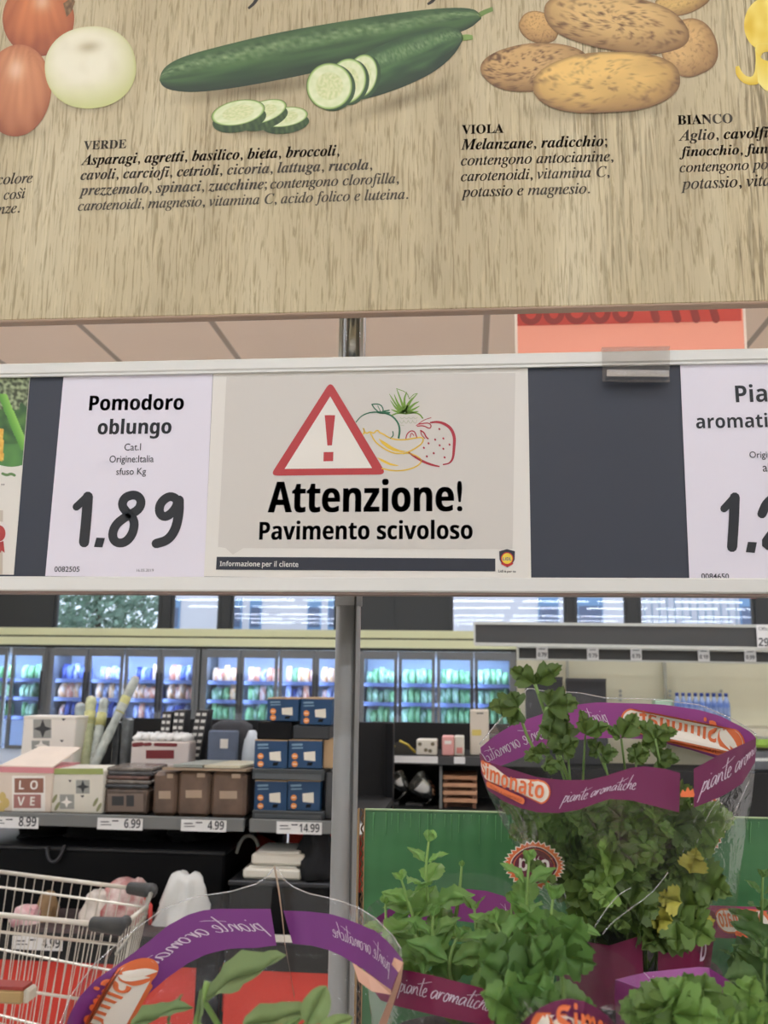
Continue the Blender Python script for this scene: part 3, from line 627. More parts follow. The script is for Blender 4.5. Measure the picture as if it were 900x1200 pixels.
m1 = MB(); m1.tube([P(*p, 3.28) for p in smooth_line([(55,992),(56,1006),(62,1011),(70,1006),(76,990)], 2)], .006, 6)
tag(m1.build('bag_strap', mat('strap_grey', (66,66,70), .6), None, True), 'grey bag strap looping down over the black crate front', 'strap')
floral = mat('floral_white', (226,214,206), .6, rgb2=(176,92,88), scale=26)
lump('wrapped_bundle', 'white bundle with red flower pattern lying in the bin behind trolley', 'bundle', 152, 3.12, .14, .14, .135, zbin+.06, floral, 31)
lump('wrapped_bundle', 'white crumpled bundle left of the flowered bundle in the bin', 'bundle', 118, 3.1, .09, .12, .1, zbin+.06, mat('white_bundle', (214,204,192), .6, var=.1), 32)
wp_ = lump('wrapped_bundle', 'white crumpled packet above the sage sleeve beside the trolley nose', 'bundle', 219, 3.12, .15, .14, .225, zbin, mat('white_packet', (220,220,214), .5, var=.05), 33)
lump('wrapped_bundle', 'pink and white packet low in the bin near the 4.99 card', 'bundle', 38, 3.08, .1, .1, .06, zbin+.05, mat('pink_packet', (222,150,158), .5, rgb2=(240,220,214), scale=30), 34)
lump('wrapped_bundle', 'brownish round packet beside the pink packet in the bin', 'bundle', 61, 3.12, .06, .08, .125, zbin+.02, mat('tan_packet', (150,120,84), .5, var=.2), 35)
m1 = MB(); m1.pbox(30, 1097, 175, 1112, 3.02, .25, .01); 
xq = P(20, 1100, 3.05).x, P(235, 1100, 3.05).x
m1 = MB(); m1.box((xq[0], 3.0, zbin), (xq[1], 3.27, zbin+.06), .01); tag(m1.build('goods_tray', mat('goods_dark', (70,56,54), .7, var=.3, scale=25)), 'low dark goods tray in the bin behind the trolley', 'tray')
for i, (a, b_, lb) in enumerate((((147,1032), (158,1046), 'short red stick poking up above the flowered bundle'), ((160,1044), (176,1062), 'long red stick leaning beside the flowered bundle'), ((137,1052), (142,1064), 'small red tab left of the flowered bundle'))):
    m1 = MB(); m1.tube([P(*a, 3.2), P(*b_, 3.1), P(b_[0], 1095, 3.1)], [.009, .009, .005], 8); tag(m1.build('red_handle', mat('handle_red', (206,60,52), .4), None, True), lb, 'handle')
# second crate with white cartons
xq = P(268, 1050, 3.2).x, P(392, 1050, 3.2).x
zc2 = P(320, 1034, 3.2).z
r = thing('storage_crate', 'black crate carrying the white flat cartons under the blue boxes', 'crate', ((xq[0]+xq[1])/2, 3.4, zbin)); part(r, 'body', blk, lambda m: m.box((xq[0], 3.2, zbin), (xq[1], 3.7, zc2), .008)); part(r, 'rim', mat('black_rim', (34,34,36), .4), lambda m: m.box((xq[0]-.004, 3.192, zc2-.014), (xq[1]+.004, 3.708, zc2+.003), .004))
wc = mat('white_appliance', (222,216,200), .45)
def wbox(x0, y0, x1, y1, zb_, lb):
    r = carton('white_carton', lb, 'box', x0, y0, x1, y1, 3.22, .2, wc, 'white flat cartons', zbase=zb_, bev=.008)
    part(r, 'lid', mat('white_appliance_lid', (230,226,214), .45), lambda m: m.box((P(x0+6, y0, 3.22).x, 3.23, P(x0, y0, 3.22).z), (P(x1-6, y0, 3.22).x, 3.4, P(x0, y0-3.5, 3.22).z), .004)); return P((x0+x1)/2, y0-3.5, 3.22).z
zz = wbox(284, 1018, 353, 1033, zc2+.0035, 'lower white flat carton under the blue boxes')
wbox(294, 1001, 357, 1013, zz+.0005, 'upper white flat carton topmost under the blue boxes')
lump('cloth_heap', 'tall black bag between the white cartons and the grey pole', 'bag', 372, 3.3, .12, .2, .17, zc2+.004, clothm, 41)
for x0, x1, y0, lb in ((284, 346, 1107, 'white carton seen through the sage sleeve, left of the pole'), (352, 388, 1112, 'small white carton seen through the sleeve next to the pole')):
    carton('white_carton', lb, 'box', x0, y0, x1, 1127, BIN+.05, .12, wc, 'white cartons in the low bin', zbase=zbin)
m1 = MB(); m1.tube([P(*p, 3.4) for p in smooth_line([(277,1000),(282,985),(290,978),(299,982),(303,992)], 2)], .007, 8); tag(m1.build('grey_hose', mat('hose_grey', (150,148,140), .5), None, True), 'looped grey hose hanging by the gap between the shelf bays', 'hose')

# ---- shelving right of the pole
GB = 4.3; zB1, zB0 = P(500, 886, GB).z, P(500, 896, GB).z; BB = 4.75
xA, xB = P(423, 890, GB).x, P(650, 890, GB).x
zlow = P(500, 948, GB).z
r = thing('shelving_bay', 'dark shelving bay right of the grey pole holding small boxes', 'shelf', ((xA+xB)/2, BB, 0), 'shelving bays of the middle aisle')
part(r, 'back_panel', shelfdark, lambda m: m.box((xA, BB, 0), (xB, BB+.03, P(500, 847, BB).z))); part(r, 'shelf', shelfdark, lambda m: m.box((xA, GB+.01, zB0+.01), (xB, BB, zB1)))
part(r, 'shelf_edge', mat('edge_dark', (64,64,64), .5), lambda m: m.box((xA, GB, zB0), (xB, GB+.01, zB1))); part(r, 'shelf', shelfdark, lambda m: m.box((xA, GB, zlow-.03), (xB, BB, zlow))); part(r, 'side_panel', shelfdark, lambda m: m.box((xA-.02, GB, 0), (xA, BB, zB1)))
part(r, 'divider', lipgrey, lambda m: m.pbox(515, 898, 518, 948, GB+.02, .02))
zB = zB1+.0005
price_card(455, 886, 513, 894, GB, '', 'long white price strip on the dark shelf right of the pole'); price_card(532, 887, 545, 895, GB, '', 'small white card at the right end of that dark shelf'); price_card(424, 886, 444, 893, GB, '', 'grey card on the shelf edge just right of the pole', False)
r = thing('headset', 'white and black headset lying right of the grey pole', 'headset', P(433, 884, GB+.1)); r.location.z = zB
hp = P(434, 868, GB+.1)
part(r, 'ear_cushion', mat('headset_white', (214,212,204), .4), lambda m: m.tube([(hp.x-.035, hp.y, zB+.075), (hp.x-.015, hp.y, zB+.075)], [.05, .042], 14), True); part(r, 'ear_cushion', mat('headset_white', (214,212,204), .4), lambda m: m.tube([(hp.x+.04, hp.y, zB+.06), (hp.x+.055, hp.y, zB+.06)], [.036, .042], 14), True)
part(r, 'band', blk, lambda m: m.tube([(hp.x-.025, hp.y, zB+.075)]+[(hp.x+.012-.035*math.cos(t), hp.y+.0, zB+.04+.07*math.sin(t)) for t in [math.pi*k/10 for k in range(2, 9)]]+[(hp.x+.047, hp.y, zB+.06)], .012, 8), True)
part(r, 'cable_bundle', blk, lambda m: m.box((hp.x-.045, hp.y-.04, zB), (hp.x+.05, hp.y+.04, zB+.03), .01))
def hand(px, py): return (P(px, py, GB+.06).x, GB+.06, P(px, py, GB+.06).z)
r = thing('hand_saw', 'black hand tool with yellow grip lying on the shelf right of the pole', 'tool', hand(468, 885)); r.location.z = zB
part(r, 'blade', mat('tool_dark', (60,56,48), .4), lambda m: m.slab([hand(452, 884.5), hand(487, 884.5), hand(478, 873), hand(470, 869), hand(458, 872)], .01))
part(r, 'grip', mat('tool_yellow', (196,170,60), .5), lambda m: m.tube([hand(450, 871), hand(458, 870), hand(461, 876)], .012, 8), True); part(r, 'back_bar', mat('tool_yellow', (196,170,60), .5), lambda m: m.tube([hand(468, 868), hand(478, 873), hand(487, 882)], .006, 6), True)
r = carton('small_box', 'small cream box with dark prints on the shelf right of the pole', 'box', 488, 867, 512, 886, GB+.04, .12, mat('cream_card_pale', (212,206,190), .6), zbase=zB)
part(r, 'print', mat('print_brown', (110,100,76), .6), lambda m: [disc(m, c, 2.4, 2.2, GB+.039) for c in ((492,872), (499,879), (507,872), (504,880))])
r = carton('small_box', 'pink box standing beside the cream box on the dark shelf', 'box', 518, 863, 532, 887, GB+.04, .12, mat('pink_card', (222,160,152), .6), zbase=zB); part(r, 'print', wht, lambda m: R4(m, 521, 868, 529, 872, GB+.039))
r = carton('small_box', 'cream box standing right against the pink box', 'box', 532.5, 863, 544, 887, GB+.05, .12, mat('cream_card_pale', (212,206,190), .6), zbase=zB); part(r, 'print', mat('print_rose', (206,130,120), .6), lambda m: R4(m, 535, 876, 542, 883, GB+.049))
r = carton('upright_box', 'tall pale cardboard box with yellow label left of the parsley sleeve', 'box', 551, 832, 573, 888, GB+.1, .1, mat('pale_board', (206,196,178), .6), zbase=zB); part(r, 'label_print', mat('label_yellow', (206,186,100), .5), lambda m: R4(m, 553, 855, 564, 862, GB+.099)); part(r, 'caption_print', ds, lambda m: stroke(m, [(559,836),(566,836)], 1.2, GB+.099))
# chrome lamps
chrome = mat('chrome', (190,190,186), .18, 1.0)
def lampthing(px, py, ang, lb, s_=1.0):
    c = Vector(hand(px, py)); r = thing('chrome_spotlight', lb, 'lamp', (c.x, c.y, zlow), 'chrome spotlights right of the pole')
    d = Vector((math.cos(ang), -.35, math.sin(ang))).normalized()
    part(r, 'shade', chrome, lambda m: m.tube([c-d*.05*s_, c-d*.03*s_, c+d*.02*s_, c+d*.05*s_], [.014*s_, .035*s_, .048*s_, .052*s_], 18, cap=False), True)
    part(r, 'bulb', mat('bulb_white', (226,222,210), .3), lambda m: m.tube([c-d*.02*s_, c+d*.01*s_, c+d*.03*s_], [.03*s_, .03*s_, .012*s_], 12), True)
    part(r, 'arm', chrome, lambda m: m.tube([c-d*.05*s_, c-d*.05*s_+Vector((-.03, .03, -.04)), (c.x-.05, c.y+.05, zlow+.012)], .006, 8), True)
    part(r, 'foot', mat('lamp_foot', (70,70,70), .4), lambda m: m.box((c.x-.09, c.y+.0, zlow+.0005), (c.x-.01, c.y+.09, zlow+.015), .004))
lampthing(430, 918, 2.3, 'chrome spotlight against the pole, upper one'); lampthing(439, 938, .6, 'chrome spotlight low by the pole behind the green box', .85); lampthing(470, 918, 2.2, 'chrome spotlight in the middle of the dark shelf', .85); lampthing(498, 924, 2.4, 'largest chrome spotlight left of the wooden slats', 1.1)
for i in range(4):
    y = 909+i*9.0; m1 = MB(); z = P(540, y, GB+.05).z; A, B = P(519, y, GB+.05).x, P(559, y, GB+.05).x
    r = thing('wooden_tray', ('topmost', 'second', 'third', 'lowest')[i]+' tray of the pale wooden stack left of the parsley', 'tray', ((A+B)/2, GB+.15, z-.02), 'stacked wooden trays')
    zn = P(540, y+9.0, GB+.05).z if i < 3 else zlow
    part(r, 'board', mat('pale_wood', (196,148,112), .6, var=.1, scale=10), lambda m: m.box((A, GB+.05, z-.018), (B, GB+.3, z), .002)); part(r, 'rim', mat('wood_dark', (112,74,52), .6), lambda m: (m.box((A+.005, GB+.055, zn+.0003), (A+.02, GB+.3, z-.018)), m.box((B-.02, GB+.055, zn+.0003), (B-.005, GB+.3, z-.018)), m.box((A+.02, GB+.1, zn+.0003), (B-.02, GB+.3, z-.018))))
# ================================================================== far right wall unit
YW = 6.6
cw = mat('cream_back_panel', (206,200,172), .7, var=.03, scale=3)
xa, xb = P(606, 800, YW).x, P(1010, 800, YW).x
r = thing('wall_shelving', 'cream backed wall shelving on the right under the dark price rails', 'shelf', ((xa+xb)/2, YW, 0))
part(r, 'back_panel', cw, lambda m: m.box((xa, YW, 0), (xb, YW+.05, P(750, 735, YW).z)))
for x in (667, 783): part(r, 'upright', mat('upright_grey', (168,166,150), .5), lambda m: m.pbox(x-1.5, 768, x+1.5, 960, YW-.04, .04))
for x in (727, 785, 845):
    part(r, 'hook', mat('hook_grey', (150,150,140), .4), lambda m: [m.tube([P(x, y, YW-.04), P(x, y, YW-.1)], .012, 6) for y in (810, 815, 820)][0])
zsh = P(850, 853, YW-.45).z
part(r, 'shelf', mat('shelf_cream', (190,184,160), .5), lambda m: m.box((P(780, 850, YW-.45).x, YW-.45, zsh-.05), (xb, YW, zsh)))
part(r, 'shelf', shelfdark, lambda m: m.box((xa, YW-.5, .6), (xb, YW, .65)))
zsl = P(850, 905, YW-.5).z
part(r, 'shelf', shelfdark, lambda m: m.box((xa, YW-.5, zsl-.28), (xb, YW-.002, zsl)))
bandm = mat('rail_dark', (66,66,64), .5); bandedge = mat('rail_edge', (196,196,186), .4)
def rail(x0, x1, ys, Y, lab, nm='price_rail'):
    """dark rail with pale edges; ys = top and bottom pixel rows at x0 and x1"""
    (a0, b0), (a1, b1) = ys
    r = thing(nm, lab, 'price rail', (P(x0, a0, Y)+P(x1, a1, Y))/2, 'dark price rails on the right')
    def q(m, t0, t1, yy, d): m.slab([P(x0, a0+(b0-a0)*t1, yy), P(x1, a1+(b1-a1)*t1, yy), P(x1, a1+(b1-a1)*t0, yy), P(x0, a0+(b0-a0)*t0, yy)], d)
    part(r, 'panel', bandm, lambda m: q(m, 0, 1, Y, .04)); part(r, 'edge', bandedge, lambda m: q(m, -.06, .07, Y-.01, .05)); part(r, 'edge', bandedge, lambda m: q(m, .95, 1.1, Y-.01, .05))
    part(r, 'end_cap', bandedge, lambda m: m.pbox(x0-1, a0-1, x0+1.2, b0+1, Y-.012, .055)); part(r, 'bracket', mat('upright_grey', (168,166,150), .5), lambda m: m.pbox(930, b0-3, 933, b0+1, Y+.04, .2))
    return r
rail(556, 990, ((730, 754), (734.5, 761)), YW-.6, 'wide upper dark price rail with pale edges on the right')
rail(607, 990, ((758, 772), (765, 778)), YW-.35, 'narrow lower dark price rail carrying four small tags')
for x, y, t, lb in ((628.5, 757.5, '0.79', 'leftmost small 0.79 tag hanging on the lower dark rail'), (688, 758.5, '0.79', 'second small 0.79 tag on the lower dark rail'), (818, 760, '0.19', 'small 0.19 tag on the lower dark rail, third from left'), (872.5, 760.5, '0.99', 'small 0.99 tag on the lower dark rail under the big tag')):
    m1 = MB(); m1.pbox(x, y, x+13.5, y+15, YW-.366, .004); o = tag(m1.build('price_tag', paper), lb, 'price tag', 'small price tags on the right')
    m1 = MB(); put_text(m1, SB(t), (x+2, y+12), (x+11.8, y+12.2), YW-.367, ky=1.3); stroke(m1, [(x+3, y+3), (x+10, y+3)], .8, YW-.367); m1.build('lettering', ink, o)
m1 = MB(); m1.pbox(739, 759, 752, 774, YW-.366, .004); o = tag(m1.build('price_tag', paper), 'third small 0.79 tag near the middle of the lower dark rail', 'price tag', 'small price tags on the right'); m1 = MB(); put_text(m1, SB('0.79'), (741, 771), (750.5, 771.2), YW-.367, ky=1.3); stroke(m1, [(742, 762), (749, 762)], .8, YW-.367); m1.build('lettering', ink, o)
m1 = MB(); m1.pbox(887, 732, 925, 759, YW-.616, .004); o = tag(m1.build('price_tag', paper), 'big white price tag reading 29.99 at the right end of the upper rail', 'price tag')
m1 = MB(); put_text(m1, SB('29.99'), (889, 757), (917, 758), YW-.617, ky=1.2); m1.build('price_digits', ink, o); m1 = MB(); put_text(m1, 'Offerta', (889, 738.5), (906, 739), YW-.617); m1.build('lettering', ink, o)
for x0, x1, y0, lb in ((616, 660, 793, 'black panel standing left behind the parsley top'), (664, 711, 795, 'black panel standing right behind the parsley top')):
    r = thing('black_board', lb, 'panel', P((x0+x1)/2, 850, YW-.2)); r.location.z = zsl
    A, B = P(x0, 820, YW-.2).x, P(x1, 820, YW-.2).x; zt_ = P((x0+x1)/2, y0, YW-.2).z
    part(r, 'board', mat('board_black', (48,48,50), .5), lambda m: m.box((A, YW-.2, zsl+.0005), (B, YW-.15, zt_), .006)); part(r, 'rim', mat('board_rim', (64,64,66), .4), lambda m: m.box((A, YW-.206, zt_-.02), (B, YW-.2, zt_)))
random.seed(4)
bottle_m = mat('water_bottle_blue', (60,96,170), .2, rgb2=(196,212,232), scale=10)
for i in range(9):
    x = P(794+i*7.2, 830, YW-.33).x; h = P(820, 812, YW-.33).z-zsh
    def mk():
        r = thing('water_bottle', 'blue and white bottle in the row on the cream shelf at right', 'bottle', (0, 0, 0), 'blue bottles on the cream shelf')
        part(r, 'body', bottle_m, lambda m: m.tube([(0,0,.0005), (0,0,.01), (0,0,h*.68), (0,0,h*.84), (0,0,h*.9)], [.02, .022, .022, .012, .009], 12), True); part(r, 'cap', mat('cap_blue', (40,60,130), .4), lambda m: m.tube([(0,0,h*.9), (0,0,h)], .012, 10), True); return r
    o = mk() if i == 0 else join_copy(wb0)
    if i == 0: wb0 = o
    o.location = (x, YW-.33, zsh)
r = carton('green_pack', 'pale green pack left of the blue bottles', 'pack', 768, 820, 790, 850, YW-.3, .12, mat('pack_pale_green', (176,206,176), .4, var=.15, scale=10), zbase=zsh+.0005, bev=.01); part(r, 'label_print', mat('label_pale', (214,224,210), .5), lambda m: R4(m, 772, 826, 785, 834, YW-.301))
def wl(x, y): return P(x, y, YW-.42)
for x0, x1, y0, y1, c, lb in ((884, 930, 856, 876, (166,206,84), 'bright green pack on the right shelf at the picture edge'), (878, 930, 880, 904, (96,98,100), 'grey and black pack under the green pack at right')):
    zb0 = P(900, y1, YW-.42).z if y0 < 870 else zsl+.0005
    r = carton('shelf_pack', lb, 'pack', x0, y0, x1, y1+.6, YW-.42, .2, mat('shelf_pack_%d' % x0, c, .4, var=.25, scale=9), zbase=zb0, bev=.015)
    part(r, 'band_print', mat('band_pale', (214,216,206), .5), lambda m: R4(m, x0+3, y0+(y1-y0)*.35, x1, y0+(y1-y0)*.5, YW-.4215))

# ================================================================== shopping trolley
wire = mat('trolley_chrome', (206,200,186), .3, .7); bump_m = mat('bumper_grey', (58,58,56), .5)
zt = .97
A1, B1 = PZ(-60, 1014, zt), PZ(178, 1044, zt); A2, B2 = PZ(-60, 1066, zt), PZ(142, 1086, zt)
tr_ = thing('shopping_trolley', 'empty wire shopping trolley with grey nose bumpers at the left edge', 'trolley', ((A1.x+B2.x)/2, (A1.y+A2.y)/2, 0))
def off(p, dz, k=0.0): return Vector((p.x, p.y, p.z+dz))
def lerp(a, b, t): return a+(b-a)*t
bot = -.40; insx = .10
Cf, Cn = off(lerp(B1, A1, .12), bot), off(lerp(B2, A2, .12), bot); Df, Dn = off(A1, bot+.02), off(A2, bot+.02)
part(tr_, 'top_rail', wire, lambda m: m.tube([A1, B1], .006, 8), True); part(tr_, 'top_rail', wire, lambda m: m.tube([A2, B2], .0065, 8), True)
part(tr_, 'nose_rail', wire, lambda m: m.tube([B1, lerp(B1, B2, .5)+Vector((.02, 0, 0)), B2], .006, 8), True)
def lattice(m, Pt, Pt2, Pb, Pb2, n, rows):
    for i in range(n+1): t = i/n; m.tube([lerp(Pt, Pt2, t), lerp(Pb, Pb2, t)], .0014, 5)
    for q in rows: m.tube([lerp(Pt, Pb, q), lerp(Pt2, Pb2, q)], .004, 6)
part(tr_, 'side_lattice', wire, lambda m: lattice(m, A1, B1, Df, Cf, 22, (.11, .55, 1)))
part(tr_, 'side_lattice', wire, lambda m: lattice(m, A2, B2, Dn, Cn, 22, (.1, .42, .72, 1)))
part(tr_, 'nose_lattice', wire, lambda m: lattice(m, B1, B2, Cf, Cn, 10, (.15, .55, 1)))
part(tr_, 'floor_lattice', wire, lambda m: ([m.tube([lerp(Df, Cf, i/24), lerp(Dn, Cn, i/24)], .0018, 5) for i in range(25)], [m.tube([lerp(Df, Dn, i/8), lerp(Cf, Cn, i/8)], .0025, 5) for i in range(9)]))
part(tr_, 'bumper', bump_m, lambda m: m.tube([lerp(B1, A1, .1), B1, lerp(B1, B2, .1)], [.016, .02, .014], 10), True)
part(tr_, 'bumper', bump_m, lambda m: m.tube([lerp(B2, A2, .16), B2, lerp(B2, B1, .14)], [.016, .021, .014], 10), True)
for a in (lerp(Df, Cf, .1), lerp(Dn, Cn, .1), lerp(Df, Cf, .85), lerp(Dn, Cn, .85)):
    part(tr_, 'frame_leg', wire, lambda m: m.tube([a, (a.x, a.y, .12)], .012, 8), True)
    part(tr_, 'caster', blk, lambda m: m.tube([(a.x, a.y-.015, .06), (a.x, a.y+.015, .06)], .06, 16), True)
part(tr_, 'chassis', wire, lambda m: (m.tube([(Df.x, Df.y, .15), (Cf.x, Cf.y, .15), (Cn.x, Cn.y, .15), (Dn.x, Dn.y, .15)], .012, 8)))
r = thing('coin_box', 'small tan and brown box hanging on the trolley side', 'box', P(12, 1175, 2.1)); q0 = P(-14, 1170, 2.1)
part(r, 'body', mat('coin_tan', (170,140,90), .5), lambda m: m.pbox(-20, 1160, 26, 1177, A2.y-.16, .05, .005)); part(r, 'end', mat('coin_end', (190,180,160), .5), lambda m: m.pbox(26, 1160, 33, 1177, A2.y-.158, .045, .005)); part(r, 'stripe', mat('coin_red', (150,50,40), .5), lambda m: m.pbox(-20, 1156, 27, 1160, A2.y-.158, .045))

# ================================================================== red hanging sign behind the price rail
YR = 2.5
r = thing('hanging_sign', 'salmon red hanging sign panel behind the white price rail', 'sign', P(745, 690, YR))
rq = [P(611, 693, YR), P(889, 697, YR), P(870, 330, YR), P(604, 330, YR)]
part(r, 'panel', mat('salmon_panel', (255,168,140), .4), lambda m: m.slab(rq, .02))
part(r, 'red_band', mat('band_red', (206,72,54), .45), lambda m: m.quad([P(605.5, 382, YR-.001), P(869, 376, YR-.001), P(868, 331, YR-.001), P(604.5, 331, YR-.001)]))
def arcs(m):
    x = 622
    for k, (rx, ry) in enumerate(((11, 10), (10, 12), (12, 10), (10, 11), (10, 12))):
        stroke(m, [(x+k*27-rx, 362), (x+k*27-rx*.8, 374-k*.5), (x+k*27, 378.5-k*.5), (x+k*27+rx*.8, 374-k*.5), (x+k*27+rx, 362)], 7, YR-.002)
    for xx in (765, 790, 812, 835): stroke(m, [(xx, 360), (xx+4, 374)], 9, YR-.002)
part(r, 'lettering', mat('band_letter', (150,56,46), .5), arcs)
sg = mat('sign_edge', (246,226,206), .4)
part(r, 'edge', sg, lambda m: m.slab([P(608.5, 693, YR-.004), P(611.5, 693, YR-.004), P(605.5, 330, YR-.004), P(603, 330, YR-.004)], .028)); part(r, 'edge', sg, lambda m: m.slab([P(888, 697, YR-.004), P(891, 697, YR-.004), P(871.5, 330, YR-.004), P(869, 330, YR-.004)], .028))
part(r, 'bottom_rail', mat('bottom_red', (206,86,66), .35), lambda m: m.slab([P(610, 696, YR-.008), P(890, 700, YR-.008), P(890, 694, YR-.008), P(610, 690.5, YR-.008)], .036))
for x in (640, 850): part(r, 'hanger', wire, lambda m: m.tube([P(x, 332, YR+.01), (P(x, 332, YR).x, YR+.01, CEIL)], .004, 6))
# ================================================================== grey pole
YP = 1.03; pm = mat('pole_grey', (146,146,144), .42, .35, var=.12, scale=30, stretch=(1,1,.15))
pa = P(409, 690, YP)
r = thing('support_pole', 'grey metal pole standing behind the signs', 'pole', (pa.x, YP, 0))
part(r, 'tube', pm, lambda m: m.tube([(pa.x, YP, .01), (pa.x, YP, 2.6)], .0142, 28), True)
part(r, 'base_plate', pm, lambda m: m.box((pa.x-.06, YP-.06, 0), (pa.x+.06, YP+.06, .01), .003))
zc0 = P(412, 424, YP).z; part(r, 'upper_sleeve', mat('sleeve_chrome', (186,184,176), .25, .9), lambda m: m.tube([(pa.x+.001, YP-.0145, zc0-.02), (pa.x+.001, YP-.0145, 2.0)], .0085, 24), True)
for s_ in (-1, 1): part(r, 'side_fin', mat('fin_pale', (196,192,180), .4), lambda m: m.box((pa.x+s_*.0128-.0018, YP-.026, zc0-.02), (pa.x+s_*.0128+.0018, YP-.0146, 2.0)))
part(r, 'collar', pm, lambda m: m.tube([(pa.x, YP, pa.z-.02), (pa.x, YP, pa.z+.03)], .0158, 28), True)
part(r, 'slot_strip', mat('slot_dark', (70,68,64), .6), lambda m: m.box((pa.x+.0085, YP-.0136, .3), (pa.x+.0105, YP-.0085, pa.z)))

# ================================================================== price rail with its sheets
YS = .88
alum = mat('rail_white', (222,220,212), .45, var=.015, scale=3); navy = mat('rail_insert_dark', (48,53,64), .5, var=.06, scale=5)
def EY(pts, Y): return [P(x, y, Y) for x, y in pts]
r = thing('sign_rail', 'long white framed price rail with dark inserts spanning the picture', 'sign rail', P(450, 690, YS+.01))
XL, XR = P(-420, 550, YS).x, P(1420, 550, YS).x
z_t1, z_t0, z_b1, z_b0 = P(450, 417.5, YS-.004).z, P(450, 431, YS-.004).z, P(450, 676.5, YS-.004).z, P(450, 694, YS-.004).z
part(r, 'insert_panel', navy, lambda m: m.box((XL, YS, z_b0+.003), (XR, YS+.012, z_t1-.003)))
part(r, 'top_rail', alum, lambda m: m.box((XL, YS-.006, z_t0), (XR, YS+.016, z_t1), .0015)); part(r, 'top_lip', alum, lambda m: m.box((XL, YS-.0045, z_t0-.0022), (XR, YS-.001, z_t0)))
part(r, 'bottom_rail', alum, lambda m: m.box((XL, YS-.006, z_b0), (XR, YS+.016, z_b1), .0015)); part(r, 'bottom_lip', mat('lip_brown', (120,100,88), .5), lambda m: m.box((XL, YS-.004, z_b0-.0025), (XR, YS+.014, z_b0)))
part(r, 'clamp', mat('slot_dark', (70,68,64), .6), lambda m: m.box((pa.x-.018, YS+.016, z_b0+.01), (pa.x+.018, YP-.013, z_t1-.01), .003))
sheet = mat('price_sheet', (224,218,226), .42); shwarm = mat('info_sheet', (222,217,207), .4); shin = mat('info_sheet_inner', (205,199,189), .42)
yS = YS-.0006
def sheet_obj(name, lb, cat, pts, m, grp=None, Y=yS):
    b_ = MB(); b_.slab(EY(pts, Y), .0004); o = b_.build(name, m); tag(o, lb, cat, grp); return o
YT = yS-.0003
# tomato price
o = sheet_obj('price_sheet', 'white price sheet reading Pomodoro oblungo 1.89', 'price sign', [(53,675), (239,677), (249.5,433), (75,435)], sheet, 'price sheets in the rail')
m1 = MB(); [(put_text(m1, SB('Pomodoro'), (104+d,481), (214.5+d,480), YT, 1.12), put_text(m1, SB('oblungo'), (114+d,509), (200+d,508), YT, 1.12)) for d in (0, .6)]; m1.build('product_lettering', ink, o)
m1 = MB(); put_text(m1, 'Cat.I', (145.5,528), (165,527.6), YT, 1.1, fat=.006); put_text(m1, 'Origine:Italia', (128,542), (180,541.5), YT, 1.15, fat=.006); put_text(m1, 'sfuso Kg', (136,556.5), (171,556), YT, 1.1, fat=.006); m1.build('origin_lettering', mat('grey_ink', (60,60,64), .6), o)
m1 = MB(); put_text(m1, '0082505', (63.5,670), (93,670), YT, 1.0, fat=.01); m1.build('code_lettering', mat('grey_ink', (60,60,64), .6), o)
m1 = MB(); put_text(m1, '16.05.2019', (160,670), (180,670), YT); m1.build('date_lettering', mat('grey_ink', (60,60,64), .6), o)
m1 = MB()
stroke(m1, [(89.5,594), (97,587), (103,581)], 9, YT); stroke(m1, [(103,582), (101,610), (98.5,635.5)], 12, YT-.00002)
poly(m1, [(110,641), (113,630), (123,630.5), (120,641.5)], YT)
stroke(m1, [(163,582), (156,579.5), (146,583), (142.5,592), (148,600), (158,609), (156,625), (147,636), (136,636.5), (131,628), (135,615), (148,605), (162,598), (166,589)], 10.5, YT-.00004, closed=True)
stroke(m1, [(207,584), (198,581), (188,589), (186,600), (192,606.5), (201,602), (208,592)], 10.5, YT-.00006, closed=True); stroke(m1, [(210,586), (210,600), (206,620), (197,633), (183,637)], 11, YT-.00008)
m1.build('price_digits', ink, o)
# herb price on the right
o = sheet_obj('price_sheet', 'white price sheet at the right edge reading Piante aromatiche', 'price sign', [(808,679.5), (1000,681), (985,423), (797,427)], sheet, 'price sheets in the rail', yS-.0006)
YT2 = yS-.001
m1 = MB(); put_text(m1, SB('Piante'), (862.5,471.5), (899.5,470.6), YT2, 1.1, ref=SB('Pia')); put_text(m1, SB('aromatiche'), (816,502), (900,500.5), YT2, 1.1, ref=SB('aromati')); m1.build('product_lettering', ink, o)
m1 = MB(); put_text(m1, 'Origine:Italia', (878.5,536.5), (899,536.3), YT2, 1.12, ref='Origi', fat=.006); put_text(m1, 'al vaso', (894,552.6), (902,552.5), YT2, 1.1, ref='al', fat=.006); m1.build('origin_lettering', mat('grey_ink', (60,60,64), .6), o); m1 = MB(); put_text(m1, '0084650', (822,678.3), (854.5,678.5), YT2, 1.0, fat=.01); m1.build('code_lettering', mat('grey_ink', (60,60,64), .6), o)
m1 = MB(); stroke(m1, [(848.5,596), (856,588), (861,582)], 9, YT2); stroke(m1, [(861,583), (860,612), (858,641)], 12, YT2-.00002); poly(m1, [(874,647), (876.5,635), (887,635.5), (884.5,648)], YT2)
stroke(m1, [(893,602), (899,588), (912,581), (923,588), (921,604), (905,625), (894,640), (926,641)], 11, YT2-.00004); m1.build('price_digits', ink, o)
